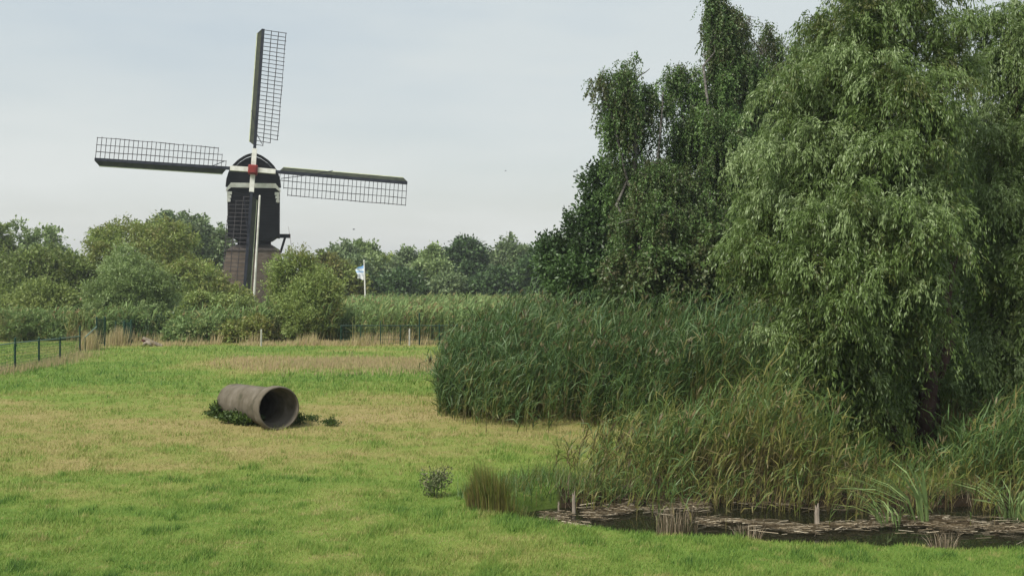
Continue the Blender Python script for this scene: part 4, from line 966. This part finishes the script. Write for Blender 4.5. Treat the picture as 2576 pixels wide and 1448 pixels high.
sedge('grass_tuft', 'small straw tuft at the near bank right of the leafy weed', G(1880, 1350, -.2)[:2], .2, .08, .3, 90, 506, 'litter', .45, .25, .7, .008, z=-.3, cat='grass tuft')
sedge('grass_tuft', 'straw tuft at the near bank below the thick litter', G(2375, 1368, -.2)[:2], .22, .08, .3, 90, 507, 'litter', .45, .25, .7, .008, z=-.3, cat='grass tuft')
plant('pond_weed', 'leafy light green weed growing at the near pond bank', G(1765, 1332, -.15), .2, .12, .34, 40, M['midgreen'], 421, .06, .03)

def stake(c, h, w_, lb, seed, z):
    rg = np.random.default_rng(seed); mb = MB()
    o = empty('broken_stake', (c[0], c[1], z), lb, 'stake', 'broken stakes in the pond')
    mb.tube([(0, 0, -.3), (.005, 0, 0), (.0, 0, h * .6), (.008, 0, h * .8)], [w_, w_, w_ * .9, w_ * .75], 7)
    mb.build('stake_shaft', M['deadwood'], o)
    mb = MB(); mb.tube([(w_ * .3, 0, h * .78), (w_ * .5, 0, h)], [w_ * .5, w_ * .15], 5); mb.tube([(-w_ * .4, 0, h * .78), (-w_ * .6, 0, h * .92)], [w_ * .4, w_ * .1], 5)
    mb.build('splintered_top', M['deadwood'], o)
rng = np.random.default_rng(58)
n = 420
f = rng.uniform(.06, .6, n); x = f * 16.5; y = np.interp(x, *POND_F) - rng.exponential(.45, n); k = y > np.interp(x, *POND_N) + 1.0; x, y = x[k], y[k]
q, ti = reed_polys(rng, x, y, rng.uniform(.3, .95, len(x)), 5, .8, .3, z=np.full(len(x), WATER - .05), plume=0, lush=.5, seglen=.8)
tag(poly_mesh('water_reeds', q, ti, M['reed']), 'thin short reed shoots standing in the pond water', 'reeds', kind='stuff')
stake(G(2055, 1325, WATER), .37, .04, 'thick splintered grey stake standing in the middle of the pond', 1, WATER)
stake(G(1443, 1290, WATER), .36, .032, 'thin grey stake with split top at the left end of the pond', 2, WATER)
stake(G(1405, 1290, WATER), .20, .016, 'short thin stub left of the split topped stake', 3, WATER)

rng = np.random.default_rng(61)
n = 9000
x = rng.uniform(-.9, 9.5, n); y = rng.uniform(16.3, 19.6, n); x[:3500] = rng.uniform(-.9, 1.9, 3500); y[:3500] = rng.uniform(15.9, 18.2, 3500)
d_ = pond_d(x, y); k = (d_ < .12) & (d_ > -1.1) & (y > np.interp(x, *POND_N) + .55) & (rng.uniform(0, 1, n) < np.where(x < 2.5, .75, .6)) & (vnoise(x, y, .4, 8) > .12)
rg = np.random.default_rng(62)
q, ti = blades(rg, x[k], y[k], rg.uniform(.12, .42, k.sum()), np.full(k.sum(), .014), rg.normal(.62, .28, k.sum()), .8)
tag(poly_mesh('marsh_grass', q, ti, M['reed']), 'short dark green marsh grass on the far bank of the pond', 'grass', kind='stuff')
rng = np.random.default_rng(55)
def litter(line, spread, n, tm):
    line = [np.array(p) for p in line]; seg = rng.integers(0, len(line) - 1, n); t = rng.uniform(0, 1, n)
    L_ = np.array(line); c = L_[seg] + (L_[seg + 1] - L_[seg]) * t[:, None]
    x = c[:, 0]; y = c[:, 1] + rng.normal(0, spread * .5, n)
    pz = WATER + rng.uniform(.01, .07, n)
    Y = F * (H - pz) / (y - HY); X = (x - 1288) / F * Y
    p = np.stack([X, Y, pz], -1)
    a = rng.normal(0, .42, n); d = np.stack([np.cos(a), np.sin(a), rng.normal(0, .05, n)], -1); l_ = rng.uniform(.06, .30, n)[:, None]
    ph = rng.uniform(-.2, 1.2, n)[:, None]
    s = unit(unit(np.cross(d, np.array([0, 0.0, 1.]))) * np.cos(ph) + np.array([0, 0, 1.]) * np.sin(ph)) * (rng.uniform(.003, .010, n))[:, None]
    ok = vnoise(X, Y, .35, 23) > .3; p, d, l_, s = p[ok], d[ok], l_[ok], s[ok]; n = int(ok.sum())
    return np.stack([p - d * l_ / 2 - s, p + d * l_ / 2 - s, p + d * l_ / 2 + s, p - d * l_ / 2 + s], 1), rng.normal(tm + .14, .32, n)
parts = [litter([(1335, 1305), (1480, 1292), (1600, 1272), (1780, 1268)], 17, 1700, .5), litter([(1340, 1312), (1470, 1322)], 8, 330, .8), litter([(1760, 1308), (1900, 1316), (2060, 1330)], 13, 1000, .5),
         litter([(2060, 1322), (2210, 1316)], 10, 420, .65), litter([(2200, 1302), (2330, 1314), (2450, 1322), (2700, 1334)], 20, 2800, .52), litter([(1850, 1260), (2150, 1282)], 12, 130, .3), litter([(1500, 1252), (1900, 1250)], 10, 150, .2)]
tag(poly_mesh('reed_litter', np.concatenate([p[0] for p in parts]), np.concatenate([p[1] for p in parts]), M['litter']), 'rafts of dead broken reed stalks floating on the dark pond', 'litter', kind='stuff')
# dead stems and leaf mould along the far waterline
n = 1500
f = rng.uniform(.05, .56, n); y = np.interp(f * 17, *POND_F) + rng.normal(.1, .28, n); x = f * y
rg = np.random.default_rng(56)
q, ti = blades(rg, x, y, rg.uniform(.12, .5, n), np.full(n, .011), rg.uniform(0, .6, n), .9)
tag(poly_mesh('dead_stems', q, ti, M['litter']), 'dead brown stems at the waterline under the reeds', 'dead stems', kind='stuff')

# ---------------------------------------------------------------- the summer haze over the meadow
m = bpy.data.materials.new('haze_air'); m.use_nodes = True; t = m.node_tree; t.nodes.clear()
om = t.nodes.new("ShaderNodeOutputMaterial"); pv = t.nodes.new("ShaderNodeVolumePrincipled")
pv.inputs['Color'].default_value = (.86, .9, .95, 1); pv.inputs['Density'].default_value = 0.00045; pv.inputs['Anisotropy'].default_value = .2
t.links.new(pv.outputs[0], om.inputs['Volume'])
mb = MB(); mb.box((0, 60, 13), (5400, 5400, 30)); o = mb.build('haze', m); tag(o, kind='stuff'); o["label"] = 'thin pale summer haze over the meadow'
cy.volume_bounces = 0
